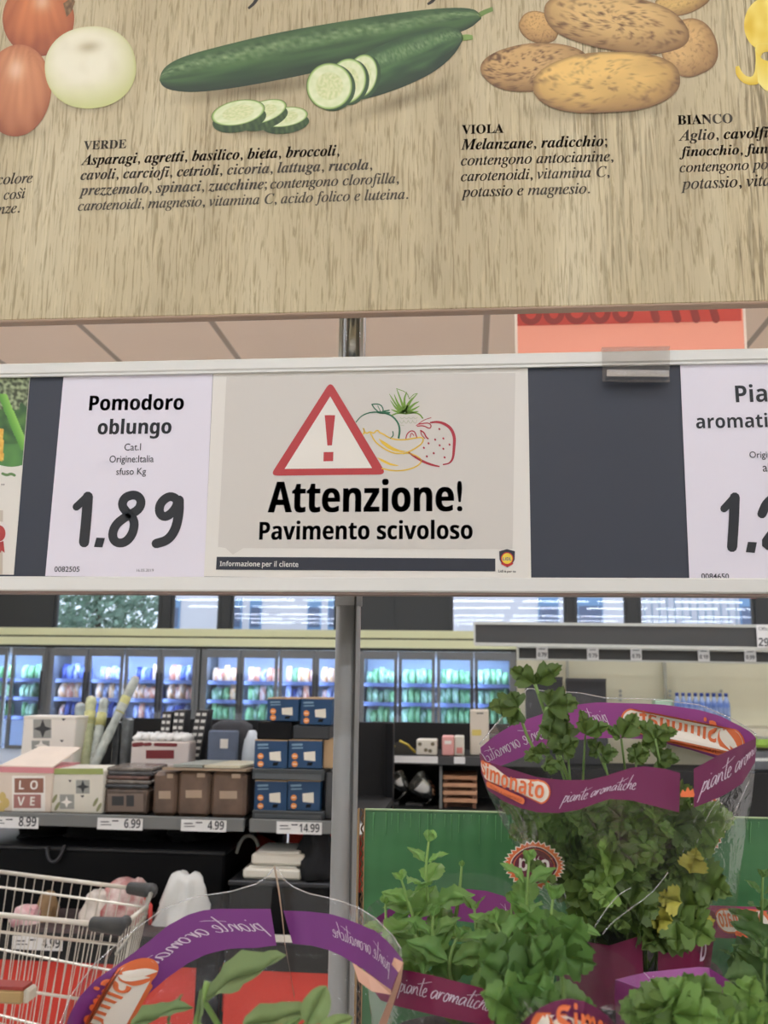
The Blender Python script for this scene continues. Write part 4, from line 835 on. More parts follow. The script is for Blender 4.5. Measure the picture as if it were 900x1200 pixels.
# warning sign
o = sheet_obj('warning_sign', 'wide cream sign reading Attenzione! Pavimento scivoloso with red warning triangle', 'sign', [(239,675.5), (622.5,678.5), (618.5,429.5), (250,433.5)], shwarm, None, yS-.0003)
YT = yS-.0006
m1 = MB(); poly(m1, [(255.5,641), (264,642), (273,650), (285,642.3), (600.5,643.5), (604,437), (265.5,441.5)], YT); m1.build('grey_bubble', shin, o)
YT -= .0002
redink = mat('triangle_red', (178,52,54), .45)
def rtri(m, pts, rad, Yv):
    out = []
    for i in range(3):
        a, b_, c = Vector(pts[i-1]), Vector(pts[i]), Vector(pts[(i+1) % 3])
        p = b_+(a-b_).normalized()*rad; q = b_+(c-b_).normalized()*rad
        for k in range(7): t = k/6; out.append(tuple((p*(1-t)+b_*t)*(1-t)+(b_*(1-t)+q*t)*t))
    m.quad([P(x, y, Yv) for x, y in out])
m1 = MB(); rtri(m1, [(387.3,446.5), (316.5,557.5), (453,556)], 9, YT-.0001); m1.build('triangle_border', redink, o)
m1 = MB(); poly(m1, [(387,464.5), (333.5,549.5), (436,548.5)], YT-.0002); m1.build('triangle_field', mat('triangle_cream', (226,220,208), .42), o)
m1 = MB(); poly(m1, [(380.5,486.5), (392.8,486.5), (389,522), (383.6,522)], YT-.0003); poly(m1, [(379.3,529.8), (390.7,529.6), (390.4,540.4), (379,540.6)], YT-.0003); m1.build('exclamation_mark', redink, o)
dk = mat('sign_ink', (40,42,46), .5)
m1 = MB(); [put_text(m1, SB('Attenzione!'), (313.5+d,600.5), (540.5+d,598.8), YT, 1.28) for d in (0, .7, 1.4)]; [put_text(m1, SB('Pavimento scivoloso'), (303.5+d,632.5), (553.3+d,631.5), YT, 1.2) for d in (0, .7)]; m1.build('lettering', dk, o)
m1 = MB(); poly(m1, [(253,667.5), (580.5,669.5), (580.5,654.5), (254,652.5)], YT); m1.build('info_bar', mat('bar_navy', (36,40,52), .45), o)
m1 = MB(); put_text(m1, SB('Informazione'), (257.5,663.3), (304.5,663.8), YT-.0002, 1.1); put_text(m1, 'per il cliente', (307,663.8), (349.5,664.3), YT-.0002, 1.1, fat=.008); m1.build('bar_lettering', mat('bar_white', (214,212,206), .5), o)
# fruit drawing
def Z(x, y): return (300+x/3.4615, 430+y/3.4615)
def zs_(*p): return [Z(*q) for q in p]
grn, lgr, yel, rdk = mat('ink_green', (38,104,70), .5), mat('ink_leaf', (112,150,52), .5), mat('ink_yellow', (226,186,60), .5), mat('ink_red', (172,44,58), .5)
YK = YT-.0001
def thick(t): return .45+.9*math.sin(math.pi*t)
m1 = MB(); stroke(m1, zs_((405,225),(425,200),(455,186),(490,182),(525,187),(555,200),(578,228),(584,258),(578,290)), 1.5, YK, taper=lambda t: .7+.9*t); stroke(m1, zs_((555,262),(558,278),(545,290)), 1.2, YK)
stroke(m1, zs_((470,152),(487,150),(505,153),(516,168),(515,180)), 1.3, YK); stroke(m1, zs_((470,152),(480,168),(492,178)), 1.3, YK); stroke(m1, zs_((488,182),(510,186),(545,186)), 2.2, YK, taper=thick); stroke(m1, zs_((515,180),(540,176)), 1.5, YK); stroke(m1, zs_((494,158),(505,180)), .8, YK); m1.build('orange_drawing', grn, o)
m1 = MB()
for a, b_, c in (((600,185),(575,165),(540,108)), ((600,185),(570,172),(545,135)), ((602,185),(570,182),(548,172)), ((602,182),(590,140),(570,88)), ((605,182),(600,130),(612,100)), ((606,182),(625,140),(655,108)), ((608,184),(640,150),(662,140)), ((608,185),(640,172),(664,158)), ((606,186),(640,184),(660,180)), ((602,184),(575,150),(560,110)), ((604,184),(615,150),(635,125))):
    stroke(m1, zs_(a, b_, c), 4.2, YK, taper=lambda t: 1.05-t)
stroke(m1, zs_((570,88),(612,103),(622,130)), .8, YK); stroke(m1, zs_((622,130),(640,110),(655,108)), .8, YK)
stroke(m1, zs_((552,196),(575,186),(610,190),(640,184),(665,192),(676,208)), 1.6, YK)
m1.build('pineapple_drawing', lgr, o)
m1 = MB()
for x in range(585, 650, 18): stroke(m1, zs_((x,205),(x+8,212),(x+16,204)), .6, YK); stroke(m1, zs_((x-4,218),(x+8,232),(x+14,216)), .6, YK)
stroke(m1, zs_((580,235),(600,238)), .6, YK); m1.build('pineapple_skin_drawing', mat('ink_pale', (176,180,150), .5), o)
m1 = MB()
stroke(m1, zs_((436,250),(440,265),(450,270),(462,262),(478,270),(487,258),(497,258),(500,266),(516,272),(540,288),(575,296),(610,295),(645,288),(672,285),(680,294),(672,312),(650,328),(625,342),(598,352)), 1.6, YK)
stroke(m1, zs_((465,270),(480,300),(510,326),(545,345),(570,352),(610,348),(640,355),(668,372),(672,384),(655,402),(620,416),(580,422),(545,420),(512,412)), 1.6, YK)
stroke(m1, zs_((436,250),(440,262),(436,272)), 1.8, YK)
poly(m1, zs_((497,290),(510,310),(535,330),(560,342),(590,346),(612,342),(585,338),(555,325),(525,305)), YK); poly(m1, zs_((490,366),(510,384),(540,398),(570,402),(580,400),(545,390),(515,375)), YK); m1.build('banana_drawing', yel, o)
m1 = MB()
stroke(m1, zs_((706,226),(735,222),(765,230),(792,250),(806,285),(803,330),(800,370),(785,392),(758,396)), 2.9, YK, taper=lambda t: .55+.7*math.sin(math.pi*min(1, t*1.15))); stroke(m1, zs_((745,404),(715,398),(680,385),(640,362),(618,345)), 2.4, YK, taper=lambda t: .5+.7*math.sin(math.pi*t))
stroke(m1, zs_((608,290),(612,272),(628,258),(644,262),(652,285)), 1.3, YK); stroke(m1, zs_((625,285),(630,265),(640,278)), 1, YK); stroke(m1, zs_((668,258),(682,266),(690,285),(698,291)), 1.6, YK); stroke(m1, zs_((668,258),(670,275),(685,290)), 1, YK); stroke(m1, zs_((655,240),(680,238),(705,252),(712,238),(700,226),(660,232)), 1.3, YK); stroke(m1, zs_((650,238),(680,215),(710,206)), .8, YK)
for x, y in ((744,252),(727,295),(760,290),(785,315),(760,332),(721,350),(765,367),(681,328),(693,363),(700,310),(745,318)): disc(m1, Z(x, y), 1.1, 1.4, YK, None, 10, -.5)
m1.build('strawberry_drawing', rdk, o)
# shop crest
m1 = MB(); poly(m1, [(585,646), (594,643.5), (603.5,646), (603,656), (600,661), (594.5,665), (588.5,661), (585.5,656)], YK); m1.build('crest_shield', mat('crest_dark', (40,40,52), .5), o)
m1 = MB(); disc(m1, (594.3,654.5), 6.3, 6.3, YK-.0001); m1.build('crest_disc', mat('crest_yellow', (232,204,60), .5), o)
m1 = MB(); stroke(m1, [(588.3+6+6.8*math.cos(t), 654.5+6.8*math.sin(t)) for t in [2*math.pi*k/20 for k in range(20)]], 1.1, YK-.00015, closed=True, sm=0); stroke(m1, [(588,660.5), (594.3,664), (600.5,660.5)], 1.6, YK-.00015); m1.build('crest_ring', mat('crest_red', (200,46,44), .5), o)
m1 = MB(); put_text(m1, SB('LiDL'), (589.3,656.6), (599.3,656.7), YK-.0002, 1.05); m1.build('crest_lettering', mat('crest_blue', (30,60,140), .5), o)
m1 = MB(); put_text(m1, 'Lidl è per te', (584,670.5), (604.5,671), YK, 1.0, fat=.01); m1.build('crest_caption', ink, o)
# vegetable leaflet at the left
o = sheet_obj('produce_card', 'leaflet with a vegetable photo at the left edge of the rail', 'card', [(-110,672.5), (16,673.5), (35.5,438), (-90,440)], mat('leaflet_cream', (222,216,204), .42))
YT = yS-.0003
def pgrid(name, fn, x0, x1, y0f, y1f, nx, ny, par, Yv):
    rows = []; cl = []
    for j in range(ny+1):
        row = []
        for i in range(nx+1):
            x = x0(j/ny)+(x1(j/ny)-x0(j/ny))*i/nx; y = y0f(x)+(y1f(x)-y0f(x))*j/ny; row.append(P(x, y, Yv)); cl.append((*lin(fn(x, y)), 1))
        rows.append(row)
    b_ = MB(); b_.grid(rows, col=cl); return b_.build(name, ink_mat(), par)
def mixc(a, b_, t): t = max(0, min(1, t)); return tuple(p+(q-p)*t for p, q in zip(a, b_))
def vegcol(x, y):
    n1 = noise.noise((x*.09, y*.09, 1)); n2 = noise.noise((x*.25, y*.25, 4)); c = mixc((46,84,40), (84,128,58), .5+n1)
    if y < 480+n1*18: c = mixc((58,66,40), (158,170,128), .5+n2*1.4)
    if y > 520: c = mixc((70,120,60), (88,140,66), .5+n1)
    d = (x-(-4+(y-466)*.42)) if y > 440 else 99
    if abs(d-8) < 5.5 and 462 < y < 528: c = mixc((88,150,52), (140,196,84), .5+(d-8)/9)
    if x < 4 and 502 < y < 540: c = mixc((214,150,50), (236,196,90), .5+n2)
    return c
pgrid('vegetable_photo', vegcol, lambda t: -88-9*t, lambda t: 35-9*t, lambda x: 439.5, lambda x: 545+2*math.sin(x*.12), 90, 75, o, YT)
m1 = MB(); stroke(m1, [(3,555), (8,557), (13,555), (17,557)], 3.2, YT); m1.build('leaf_caption', mat('caption_green', (96,130,76), .5), o)
m1 = MB(); put_text(m1, SB('”'), (1,574), (4.5,574), YT, 1); m1.build('quote_mark', mat('grey_ink', (60,60,64), .6), o)
m1 = MB(); poly(m1, [(-90,598), (3.5,598), (3,673), (-96,672)], YT); m1.build('grey_field', mat('leaflet_grey', (196,182,164), .5), o)
m1 = MB(); disc(m1, (0,624), 10.5, 13, YT-.0001); m1.build('rosette_rim', mat('rosette_white', (222,214,206), .5), o)
m1 = MB(); disc(m1, (-1,625), 7.5, 9.5, YT-.0002); poly(m1, [(-3,636), (4,634), (5.5,648), (2,645), (-1,650)], YT-.0002); m1.build('rosette', mat('rosette_red', (176,60,56), .5), o)
# clear clip
clear = film_mat('clear_plastic', haze=.03, gloss=.08, rough=.08, bump=0, tint=(248,247,246))
r = thing('sign_clip', 'clear plastic clip hooked over the top of the price rail', 'clip', P(746, 447, YS-.02))
part(r, 'front_plate', clear, lambda m: m.slab([P(706,446,YS-.010), P(785,447,YS-.010), P(785,405.5,YS-.010), P(705.5,407,YS-.010)], .0012))
part(r, 'top_hook', clear, lambda m: m.slab([P(705.5,408.5,YS-.0095), P(785,407,YS-.0095), P(785,405.5,YS-.0095), P(705.5,407,YS-.0095)], .03))
part(r, 'ledge', film_mat('clip_ledge', haze=.25, gloss=.7, rough=.15, bump=0), lambda m: m.add([P(711,439.5,YS-.0102), P(784,440,YS-.0102), P(784,434,YS-.0102), P(711,433,YS-.0102), P(711,441,YS-.018), P(784,441.5,YS-.018)], [(0,1,2,3), (4,5,2,3), (0,1,5,4), (0,4,3), (1,2,5)]))
part(r, 'edge', clear, lambda m: m.slab([P(706,447,YS-.0115), P(785,448,YS-.0115), P(785,445.5,YS-.0115), P(706,444.5,YS-.0115)], .003))

# ================================================================== wooden banner overhead
YBN = .945
wm = bpy.data.materials.new('oak_print'); wm.use_nodes = True; nt = wm.node_tree; b = nt.nodes['Principled BSDF']; b.inputs['Roughness'].default_value = .5
tc = nt.nodes.new('ShaderNodeTexCoord')
def nz(sc, st, det=6, dist=0.0, rough=.6):
    mp = nt.nodes.new('ShaderNodeMapping'); mp.inputs['Scale'].default_value = st; mp.inputs['Rotation'].default_value = (0, math.radians(5), 0)
    n = nt.nodes.new('ShaderNodeTexNoise'); n.inputs['Scale'].default_value = sc; n.inputs['Detail'].default_value = det; n.inputs['Distortion'].default_value = dist; n.inputs['Roughness'].default_value = rough
    nt.links.new(tc.outputs['Object'], mp.inputs[0]); nt.links.new(mp.outputs[0], n.inputs['Vector']); return n
def ramp(n, *st):
    r_ = nt.nodes.new('ShaderNodeValToRGB'); e = r_.color_ramp.elements
    while len(e) < len(st): e.new(.5)
    for q, (p, c) in zip(e, st): q.position = p; q.color = (*lin(c), 1)
    nt.links.new(n.outputs[0], r_.inputs[0]); return r_
def mul(a, b_, f=1.0, mode='MULTIPLY'):
    m_ = nt.nodes.new('ShaderNodeMix'); m_.data_type = 'RGBA'; m_.blend_type = mode; m_.inputs[0].default_value = f
    nt.links.new(a, m_.inputs[6]); nt.links.new(b_, m_.inputs[7]); return m_.outputs[2]
base = ramp(nz(7, (1, 1, .2), 3, .6), (.33, (186,171,136)), (.5, (202,187,150)), (.68, (214,201,166)))
fine = ramp(nz(300, (1, 1, .07), 4, .7), (.36, (196,188,172)), (.5, (246,245,242)))
fleck = ramp(nz(165, (1, 1, .085), 4, 1.0), (.54, (0,0,0)), (.66, (66,62,46)))
cracks = ramp(nz(60, (1, 1, .07), 5, 1.4), (.28, (140,124,100)), (.38, (255,255,255)))
zone = ramp(nz(3.2, (1, 1, .15), 2), (.5, (0,0,0)), (.6, (255,255,255)))
hard = ramp(nz(240, (1, 1, .035), 3, .5), (.42, (150,138,112)), (.5, (255,252,246)))
c_ = mul(base.outputs[0], fine.outputs[0], .9); c_ = mul(c_, fleck.outputs[0], 1, 'ADD'); c_ = mul(c_, cracks.outputs[0], .6)
m_ = nt.nodes.new('ShaderNodeMix'); m_.data_type = 'RGBA'; nt.links.new(zone.outputs[0], m_.inputs[0]); nt.links.new(c_, m_.inputs[6]); nt.links.new(mul(c_, hard.outputs[0], .75), m_.inputs[7]); c_ = m_.outputs[2]
nt.links.new(c_, b.inputs['Base Color'])
zbn = P(450, 366.5, YBN-.001).z+.003; XL, XR = P(-460, 200, YBN).x, P(1460, 200, YBN).x; zbt = P(450, -170, YBN).z
ban = thing('wood_banner', 'oak printed overhead banner with vegetable pictures and Italian text', 'banner', P(450, 371, YBN+.01))
part(ban, 'board', wm, lambda m: m.box((XL, YBN, zbn), (XR, YBN+.012, zbt), .001))
part(ban, 'bottom_edge', mat('edge_pinkish', (176,150,128), .6), lambda m: m.box((XL, YBN-.001, zbn-.003), (XR, YBN+.013, zbn), .001))
part(ban, 'clamp', pm, lambda m: m.box((pa.x-.02, YBN+.0125, zbn+.05), (pa.x+.02, YP-.0145, zbn+.1), .003))
txt = mat('banner_ink', (66,58,44), .5); YT = YBN-.0004
def para(name, *lines):
    b_ = MB()
    for l in lines:
        for dx in ((0, .55) if 'italic' in name else (0, .3)): put_text(b_, l[0], (l[1][0]+dx, l[1][1]), (l[2][0]+dx, l[2][1]), YT, l[3], **(l[4] if len(l) > 4 else {}))
    return b_.build(name, txt, ban)
para('heading_lettering', (RB('VERDE'), (97.5,175.5), (147.5,173.5), 1.08)); para('heading_lettering', (RB('VIOLA'), (541,157), (590,155.5), 1.08)); para('heading_lettering', (RB('BIANCO'), (794,146), (858.5,144), 1.08))
para('bold_lettering', (BI('Asparagi, agretti, basilico, bieta, broccoli,'), (94.5,193.5), (397.5,182.2), 1.08), (BI('cavoli, carciofi, cetrioli, cicoria, lattuga, rucola,'), (94,211), (436,198.5), 1.08), (BI('prezzemolo, spinaci, zucchine;'), (92.5,229), (312.5,221.3), 1.08))
para('bold_lettering', (BI('Melanzane, radicchio;'), (540,175.5), (711.5,171), 1.08)); para('bold_lettering', (BI('Aglio, cavolfiore,'), (795,165), (901,161), 1.05, dict(ref=BI('Aglio, cavolfi'))), (BI('finocchio, funghi;'), (796,183.5), (900,179.5), 1.05, dict(ref=BI('finocchio, fun'))))
para('italic_lettering', (IT('contengono clorofilla,'), (316.5,221.2), (467,214.5), 1.12), (IT('carotenoidi, magnesio, vitamina C, acido folico e luteina.'), (91,247), (478,233), 1.12))
para('italic_lettering', (IT('contengono antocianine,'), (540,194), (718.5,188.8), 1.12), (IT('carotenoidi, vitamina C,'), (540,212.5), (714,207), 1.12), (IT('potassio e magnesio.'), (540,231), (691,226.5), 1.12))
para('italic_lettering', (IT('contengono polifenoli,'), (796.5,202), (900,198), 1.12, dict(ref=IT('contengono po'))), (IT('potassio, vitamine.'), (797.5,222), (903,217.5), 1.12, dict(ref=IT('potassio, vita'))))
para('italic_lettering', (IT('colore'), (-4,216.5), (37.5,214), 1.12), (IT('cosi'), (4,234), (29,232), 1.12), (IT('nze.'), (-3,251), (22.5,249), 1.12))
m1 = MB(); stroke(m1, [(24,220.5), (26.5,223)], 1.3, YT); m1.build('accent', txt, ban)
m1 = MB(); stroke(m1, [(306,-14), (300,2), (291,10)], 5, YT, taper=lambda t: 1.1-.6*t); stroke(m1, [(514,-12), (508,1), (501,5)], 5, YT, taper=lambda t: 1.1-.6*t); m1.build('script_stroke', mat('script_ink', (50,44,36), .5), ban)
# ---- the printed vegetables on the banner
YV = YBN-.0003
def strip_print(name, lb, top, bot, fn, n=150, k=18, Yv=YV, alpha=None):
    T, B = resample(smooth_line(top, 2), n), resample(smooth_line(bot, 2), n); rows = []; cl = []
    for j in range(k+1):
        t = j/k; rows.append([P(a[0]+(b_[0]-a[0])*t, a[1]+(b_[1]-a[1])*t, Yv) for a, b_ in zip(T, B)])
        cl += [(*lin(fn(i/(n-1), t)), 1) for i in range(n)]
    b_ = MB(); b_.grid(rows, col=cl); o = b_.build(name, ink_mat(), ban); o['label'] = lb; return o
def round_print(name, lb, c, rx, ry, rot, fn, Yv=YV, sup=2.0, n=72, k=16, wob=0.0, alpha=False):
    rows = []; cl = []; ca, sa = math.cos(rot), math.sin(rot)
    for j in range(k+1):
        r_ = j/k; row = []
        for i in range(n):
            t = 2*math.pi*i/n; q = (abs(math.cos(t))**sup+abs(math.sin(t))**sup)**(-1/sup); q *= 1+wob*noise.noise((math.cos(t)*1.3+c[0], math.sin(t)*1.3, c[1]))
            u, v = r_*q*math.cos(t), r_*q*math.sin(t); x, y = u*rx, v*ry
            row.append(P(c[0]+x*ca-y*sa, c[1]+x*sa+y*ca, Yv)); f = fn(u, v, r_); cl.append((*lin(f[:3]), f[3]) if len(f) == 4 else (*lin(f), 1))
        rows.append(row)
    b_ = MB(); b_.grid(rows, closed=True, col=cl); o = b_.build(name, ink_mat(), ban); o['label'] = lb; return o
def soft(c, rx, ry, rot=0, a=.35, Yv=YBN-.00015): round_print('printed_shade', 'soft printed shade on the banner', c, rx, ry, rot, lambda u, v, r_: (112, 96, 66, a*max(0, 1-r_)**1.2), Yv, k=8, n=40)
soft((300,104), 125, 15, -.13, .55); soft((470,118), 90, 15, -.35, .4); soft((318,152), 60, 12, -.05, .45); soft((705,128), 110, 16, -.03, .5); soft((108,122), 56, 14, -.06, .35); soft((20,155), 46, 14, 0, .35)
def cuke(dark_, mid, hi, ph):
    def f(s_, t):
        n1 = noise.noise((s_*6, t*9+ph, ph)); n2 = noise.noise((s_*60, t*26, ph)); n3 = noise.noise((s_*3.5, t*3, ph+7))
        c = mixc(dark_, mid, .95-abs(t-.36)*1.5+n1*.55); g = math.exp(-((t-.28-.05*n3)/.13)**2); c = mixc(c, hi, g*(.42+.75*n2)); return mixc(c, (30,46,26), max(0, t-.72)*2.4+max(0, .06-s_)*3)
    return f
strip_print('printed_cucumber', 'long whole dark green cucumber on the banner', [(187,93),(189,84),(197,75),(215,66),(250,56),(320,39),(400,25),(480,13),(530,8.5),(556,10),(564,18)], [(187,94),(190,101),(200,106),(225,108.5),(262,105),(310,97),(370,85),(430,70),(490,52),(548,36),(564,22)], cuke((40,66,36), (74,108,58), (158,180,128), 1))
strip_print('printed_stem', 'green cucumber stem end', [(560,15),(568,11),(577,8)], [(562,21),(570,16),(578,13)], lambda s_, t: (112,140,70), 12, 3)
strip_print('printed_cucumber', 'cut dark green cucumber lying in front of the long one', [(412,72),(430,61),(460,47),(500,34),(525,30.5),(538,34),(543,43)], [(414,118),(428,116),(450,110),(480,99),(510,84),(533,64),(543,46)], cuke((36,62,36), (76,112,62), (146,172,120), 4), 100, 18, YV-.0002)
strip_print('printed_stem', 'green stem of the cut cucumber', [(540,41),(548,40),(554,41.5)], [(541,48),(548,47),(554,46.5)], lambda s_, t: (130,160,80), 10, 3, YV-.0002)
def slice_face(seed):
    def f(u, v, r_):
        if r_ > .965: return (58,92,44)
        if r_ > .9: return (168,196,110)
        n1 = noise.noise((u*4, v*4, seed)); c = mixc((214,224,170), (232,236,196), .5+n1)
        if r_ < .62: c = mixc((204,214,150), (226,228,176), .5+noise.noise((u*9, v*9, seed+3))*1.4)
        return c
    return f
for i, (x, y, rx, ry, rt) in enumerate(((424,89,18,26,.25), (407,95,22,27,.25), (386,101,27,27.5,.3))):
    round_print('printed_slice_rim', 'dark rim of a cucumber slice', (x+3.5, y+1.5), rx, ry, rt, lambda u, v, r_: (48,76,40), YV-.0003-i*.0001); round_print('printed_slice', 'pale cut face of a cucumber slice beside the cut cucumber', (x, y), rx, ry, rt, slice_face(i), YV-.00035-i*.0001)
for i, (x, y, rx, ry, rt) in enumerate(((333,137,28,11.5,-.14), (308,131,29,12.5,-.32), (279,132,32,14.5,-.2))):
    round_print('printed_slice_rim', 'dark green side of a loose cucumber slice', (x+1.5, y+8), rx, ry, rt, lambda u, v, r_: mixc((44,66,34), (92,116,60), .3+noise.noise((u*8, v, 3))), YV-.0002-i*.0001); round_print('printed_slice', 'pale loose cucumber slice below the cucumbers', (x, y), rx, ry, rt, slice_face(8+i), YV-.00025-i*.0001)
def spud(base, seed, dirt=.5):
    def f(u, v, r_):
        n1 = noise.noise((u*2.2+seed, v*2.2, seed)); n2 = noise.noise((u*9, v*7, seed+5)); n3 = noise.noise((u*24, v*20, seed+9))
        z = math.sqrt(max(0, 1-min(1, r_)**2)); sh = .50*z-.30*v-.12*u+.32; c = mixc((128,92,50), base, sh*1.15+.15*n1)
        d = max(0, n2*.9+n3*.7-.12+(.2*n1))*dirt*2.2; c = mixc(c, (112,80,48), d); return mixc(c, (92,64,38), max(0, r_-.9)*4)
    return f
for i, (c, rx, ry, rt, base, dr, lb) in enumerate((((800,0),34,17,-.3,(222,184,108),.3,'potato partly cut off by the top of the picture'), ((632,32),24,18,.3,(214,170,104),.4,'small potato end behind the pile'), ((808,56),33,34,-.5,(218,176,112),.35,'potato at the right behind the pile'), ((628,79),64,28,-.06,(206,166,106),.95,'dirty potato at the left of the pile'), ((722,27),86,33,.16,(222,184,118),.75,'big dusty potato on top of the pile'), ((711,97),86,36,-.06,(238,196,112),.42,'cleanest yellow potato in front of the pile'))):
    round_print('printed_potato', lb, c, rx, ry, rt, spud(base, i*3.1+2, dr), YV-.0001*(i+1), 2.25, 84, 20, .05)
def onion(base, dark_, seed, hx=-.3):
    def f(u, v, r_):
        z = math.sqrt(max(0, 1-min(1, r_)**2)); n1 = noise.noise((math.atan2(v+1.6, u)*9, (u*u+v*v)*1.5, seed)); c = mixc(dark_, base, .25+.6*z-.25*v+.3*n1)
        g = math.exp(-((u-hx)**2+(v+.45)**2)/.06); return mixc(c, (250,226,200), g*.55)
    return f
round_print('printed_onion', 'brown onion cut off by the top left corner', (45,22), 42, 44, 0, onion((214,128,74), (128,58,30), 2, .1), YV-.0001)
strip_print('printed_root', 'dry root end of the upper onion', [(74,4),(80,0),(85,-4)], [(78,20),(84,14),(88,2)], lambda s_, t: mixc((98,70,42), (150,116,74), noise.noise((s_*5, t*5, 1))+.5), 12, 4, YV-.0002)
round_print('printed_onion', 'brown onion at the left edge of the banner', (20,106), 40, 54, .1, onion((212,142,96), (146,78,42), 5, -.1), YV-.0002)
def wonion(u, v, r_):
    z = math.sqrt(max(0, 1-min(1, r_)**2)); c = mixc((196,196,128), (240,234,206), .15+.95*z-.35*v-.15*u); g = math.exp(-((u-.02)**2*18+(v+.5)**2*60)); c = mixc(c, (176,160,116), g*.7+.12*max(0, noise.noise((u*3, v*3, 9)))); return mixc(c, (206,210,140), max(0, v-.35)*.9)
round_print('printed_onion', 'peeled white onion on the banner', (106,79), 53.5, 48, -.12, wonion, YV-.0003, 2.15)
def yell(u, v, r_): return mixc((228,190,50), (246,222,110), .55+noise.noise((u*2, v*2, 5))*1.1-.3*v)
round_print('printed_pepper', 'yellow vegetable cut off by the right edge', (897,28), 25, 31, .1, yell, YV-.0001); strip_print('printed_pepper', 'yellow curled end below it', [(862,78),(862,88),(872,99),(888,100),(893,92),(890,62),(904,60)], [(866,77),(870,86),(878,91),(884,88),(886,70),(884,50),(904,50)], lambda s_, t: mixc((226,188,50), (244,220,110), t+noise.noise((s_*4, t, 2))*.4), 40, 6, YV-.0002)
strip_print('printed_pepper', 'pale yellow slice by the right edge', [(886,60),(893,70),(904,72)], [(888,96),(896,106),(904,108)], lambda s_, t: mixc((238,206,70), (246,228,130), t), 20, 6, YV-.0003)
# ================================================================== green cardboard tray and the herbs
YG = .86
gm = mat('green_print_card', (66,118,72), .3, var=.2, scale=7, stretch=(.5,1,3), bump=.25); kraft = mat('kraft_edge', (150,122,84), .8); flute = mat('flute_dark', (92,70,46), .9)
pL = P(428, 948, YG); pR = P(1010, 962, YG); zB_ = P(428, 1215, YG).z
r = thing('cardboard_tray', 'glossy green cardboard tray standing behind the potted herbs', 'tray', ((pL.x+pR.x)/2, YG, zB_))
zTL, zTR = pL.z, P(1010, 961, YG).z
def wallf(m):
    N = 90; rows = []
    for z_, dy in ((0, .0), (.15, .0), (.85, .0), (.93, .001), (1, .003)):
        rows.append([Vector((pL.x+(pR.x-pL.x)*i/N, YG+dy+.0005*math.sin(i*2.1), zB_+(zTL+(zTR-zTL)*i/N-zB_)*z_)) for i in range(N+1)])
    m.grid(rows)
part(r, 'back_wall', gm, wallf, True)
part(r, 'back_liner', kraft, lambda m: m.slab([(pL.x, YG+.005, zB_), (pR.x, YG+.005, zB_), (pR.x, YG+.005, zTR), (pL.x, YG+.005, zTL)], .001))
part(r, 'top_edge', mat('edge_pale_green', (150,176,128), .6), lambda m: m.slab([(pL.x, YG+.001, zTL-.0012), (pR.x, YG+.001, zTR-.0012), (pR.x, YG+.001, zTR), (pL.x, YG+.001, zTL)], .005))
def flutes(m):
    for i in range(44):
        z0 = zB_+(zTL-zB_)*i/44; m.tube([(pL.x-.0035+.002*(i % 2), YG+.001, z0), (pL.x-.0035+.002*((i+1) % 2), YG+.001, z0+(zTL-zB_)/44)], .0009, 5)
part(r, 'flute', flute, flutes); part(r, 'edge_liner', kraft, lambda m: (m.box((pL.x-.007, YG-.001, zB_), (pL.x-.0055, YG+.006, zTL)), m.box((pL.x-.001, YG-.001, zB_), (pL.x, YG+.006, zTL))))
random.seed(2)
def creases(m):
    for i in range(60):
        x = 434+i*8+random.uniform(-4, 4); h = random.uniform(5, 34); a = P(x, 952+(x-428)*.0245, YG-.0006); b_ = P(x-.5, 952+(x-428)*.0245+h, YG-.0006); m.tube([a, b_], [.0007, .0003], 5)
part(r, 'crease', mat('crease_pale', (84,142,86), .3), creases)
# produce stand that carries the tray (below the picture)
r = thing('produce_stand', 'dark produce stand carrying the herb pots below the picture', 'stand', (.3, .6, 0))
part(r, 'top', shelfdark, lambda m: (m.box((-.24, .40, zB_-.04), (-.03, .60, zB_), .004), m.box((-.03, .40, zB_-.04), (.75, .868, zB_), .004)))
for x in (.0, .71):
    for y in (.43, .84): part(r, 'leg', shelfdark, lambda m: m.box((x-.02, y-.02, 0), (x+.02, y+.02, zB_-.04)))

# ---- leaves
def leaf_pts(kind):
    if kind == 'parsley':
        half = [(0,.0),(.06,.08),(.20,.16),(.40,.20),(.52,.34),(.43,.36),(.50,.48),(.40,.50),(.40,.62),(.29,.60),(.27,.74),(.19,.74),(.14,.88),(.08,.88),(0,1)]
    elif kind == 'mint':
        half = [(0,0)]+[(.27*math.sin(math.pi*t**.8)*(1+(.09 if i % 2 else -.05)), t) for i, t in enumerate([k/13 for k in range(1, 13)])]+[(0,1)]
    elif kind == 'fan':
        half = [(0,0),(.08,.10),(.26,.17),(.46,.30),(.60,.46),(.56,.53),(.60,.62),(.48,.64),(.40,.58),(.31,.57),(.36,.70),(.33,.80),(.24,.82),(.20,.92),(.09,.92),(0,1)]
    else:
        half = [(0,0)]+[(.25*math.sin(math.pi*t**.9)**.62, t) for t in [k/12 for k in range(1, 12)]]+[(0,1)]
    return half
HALF = {k: leaf_pts(k) for k in ('parsley', 'fan', 'mint', 'sage')}
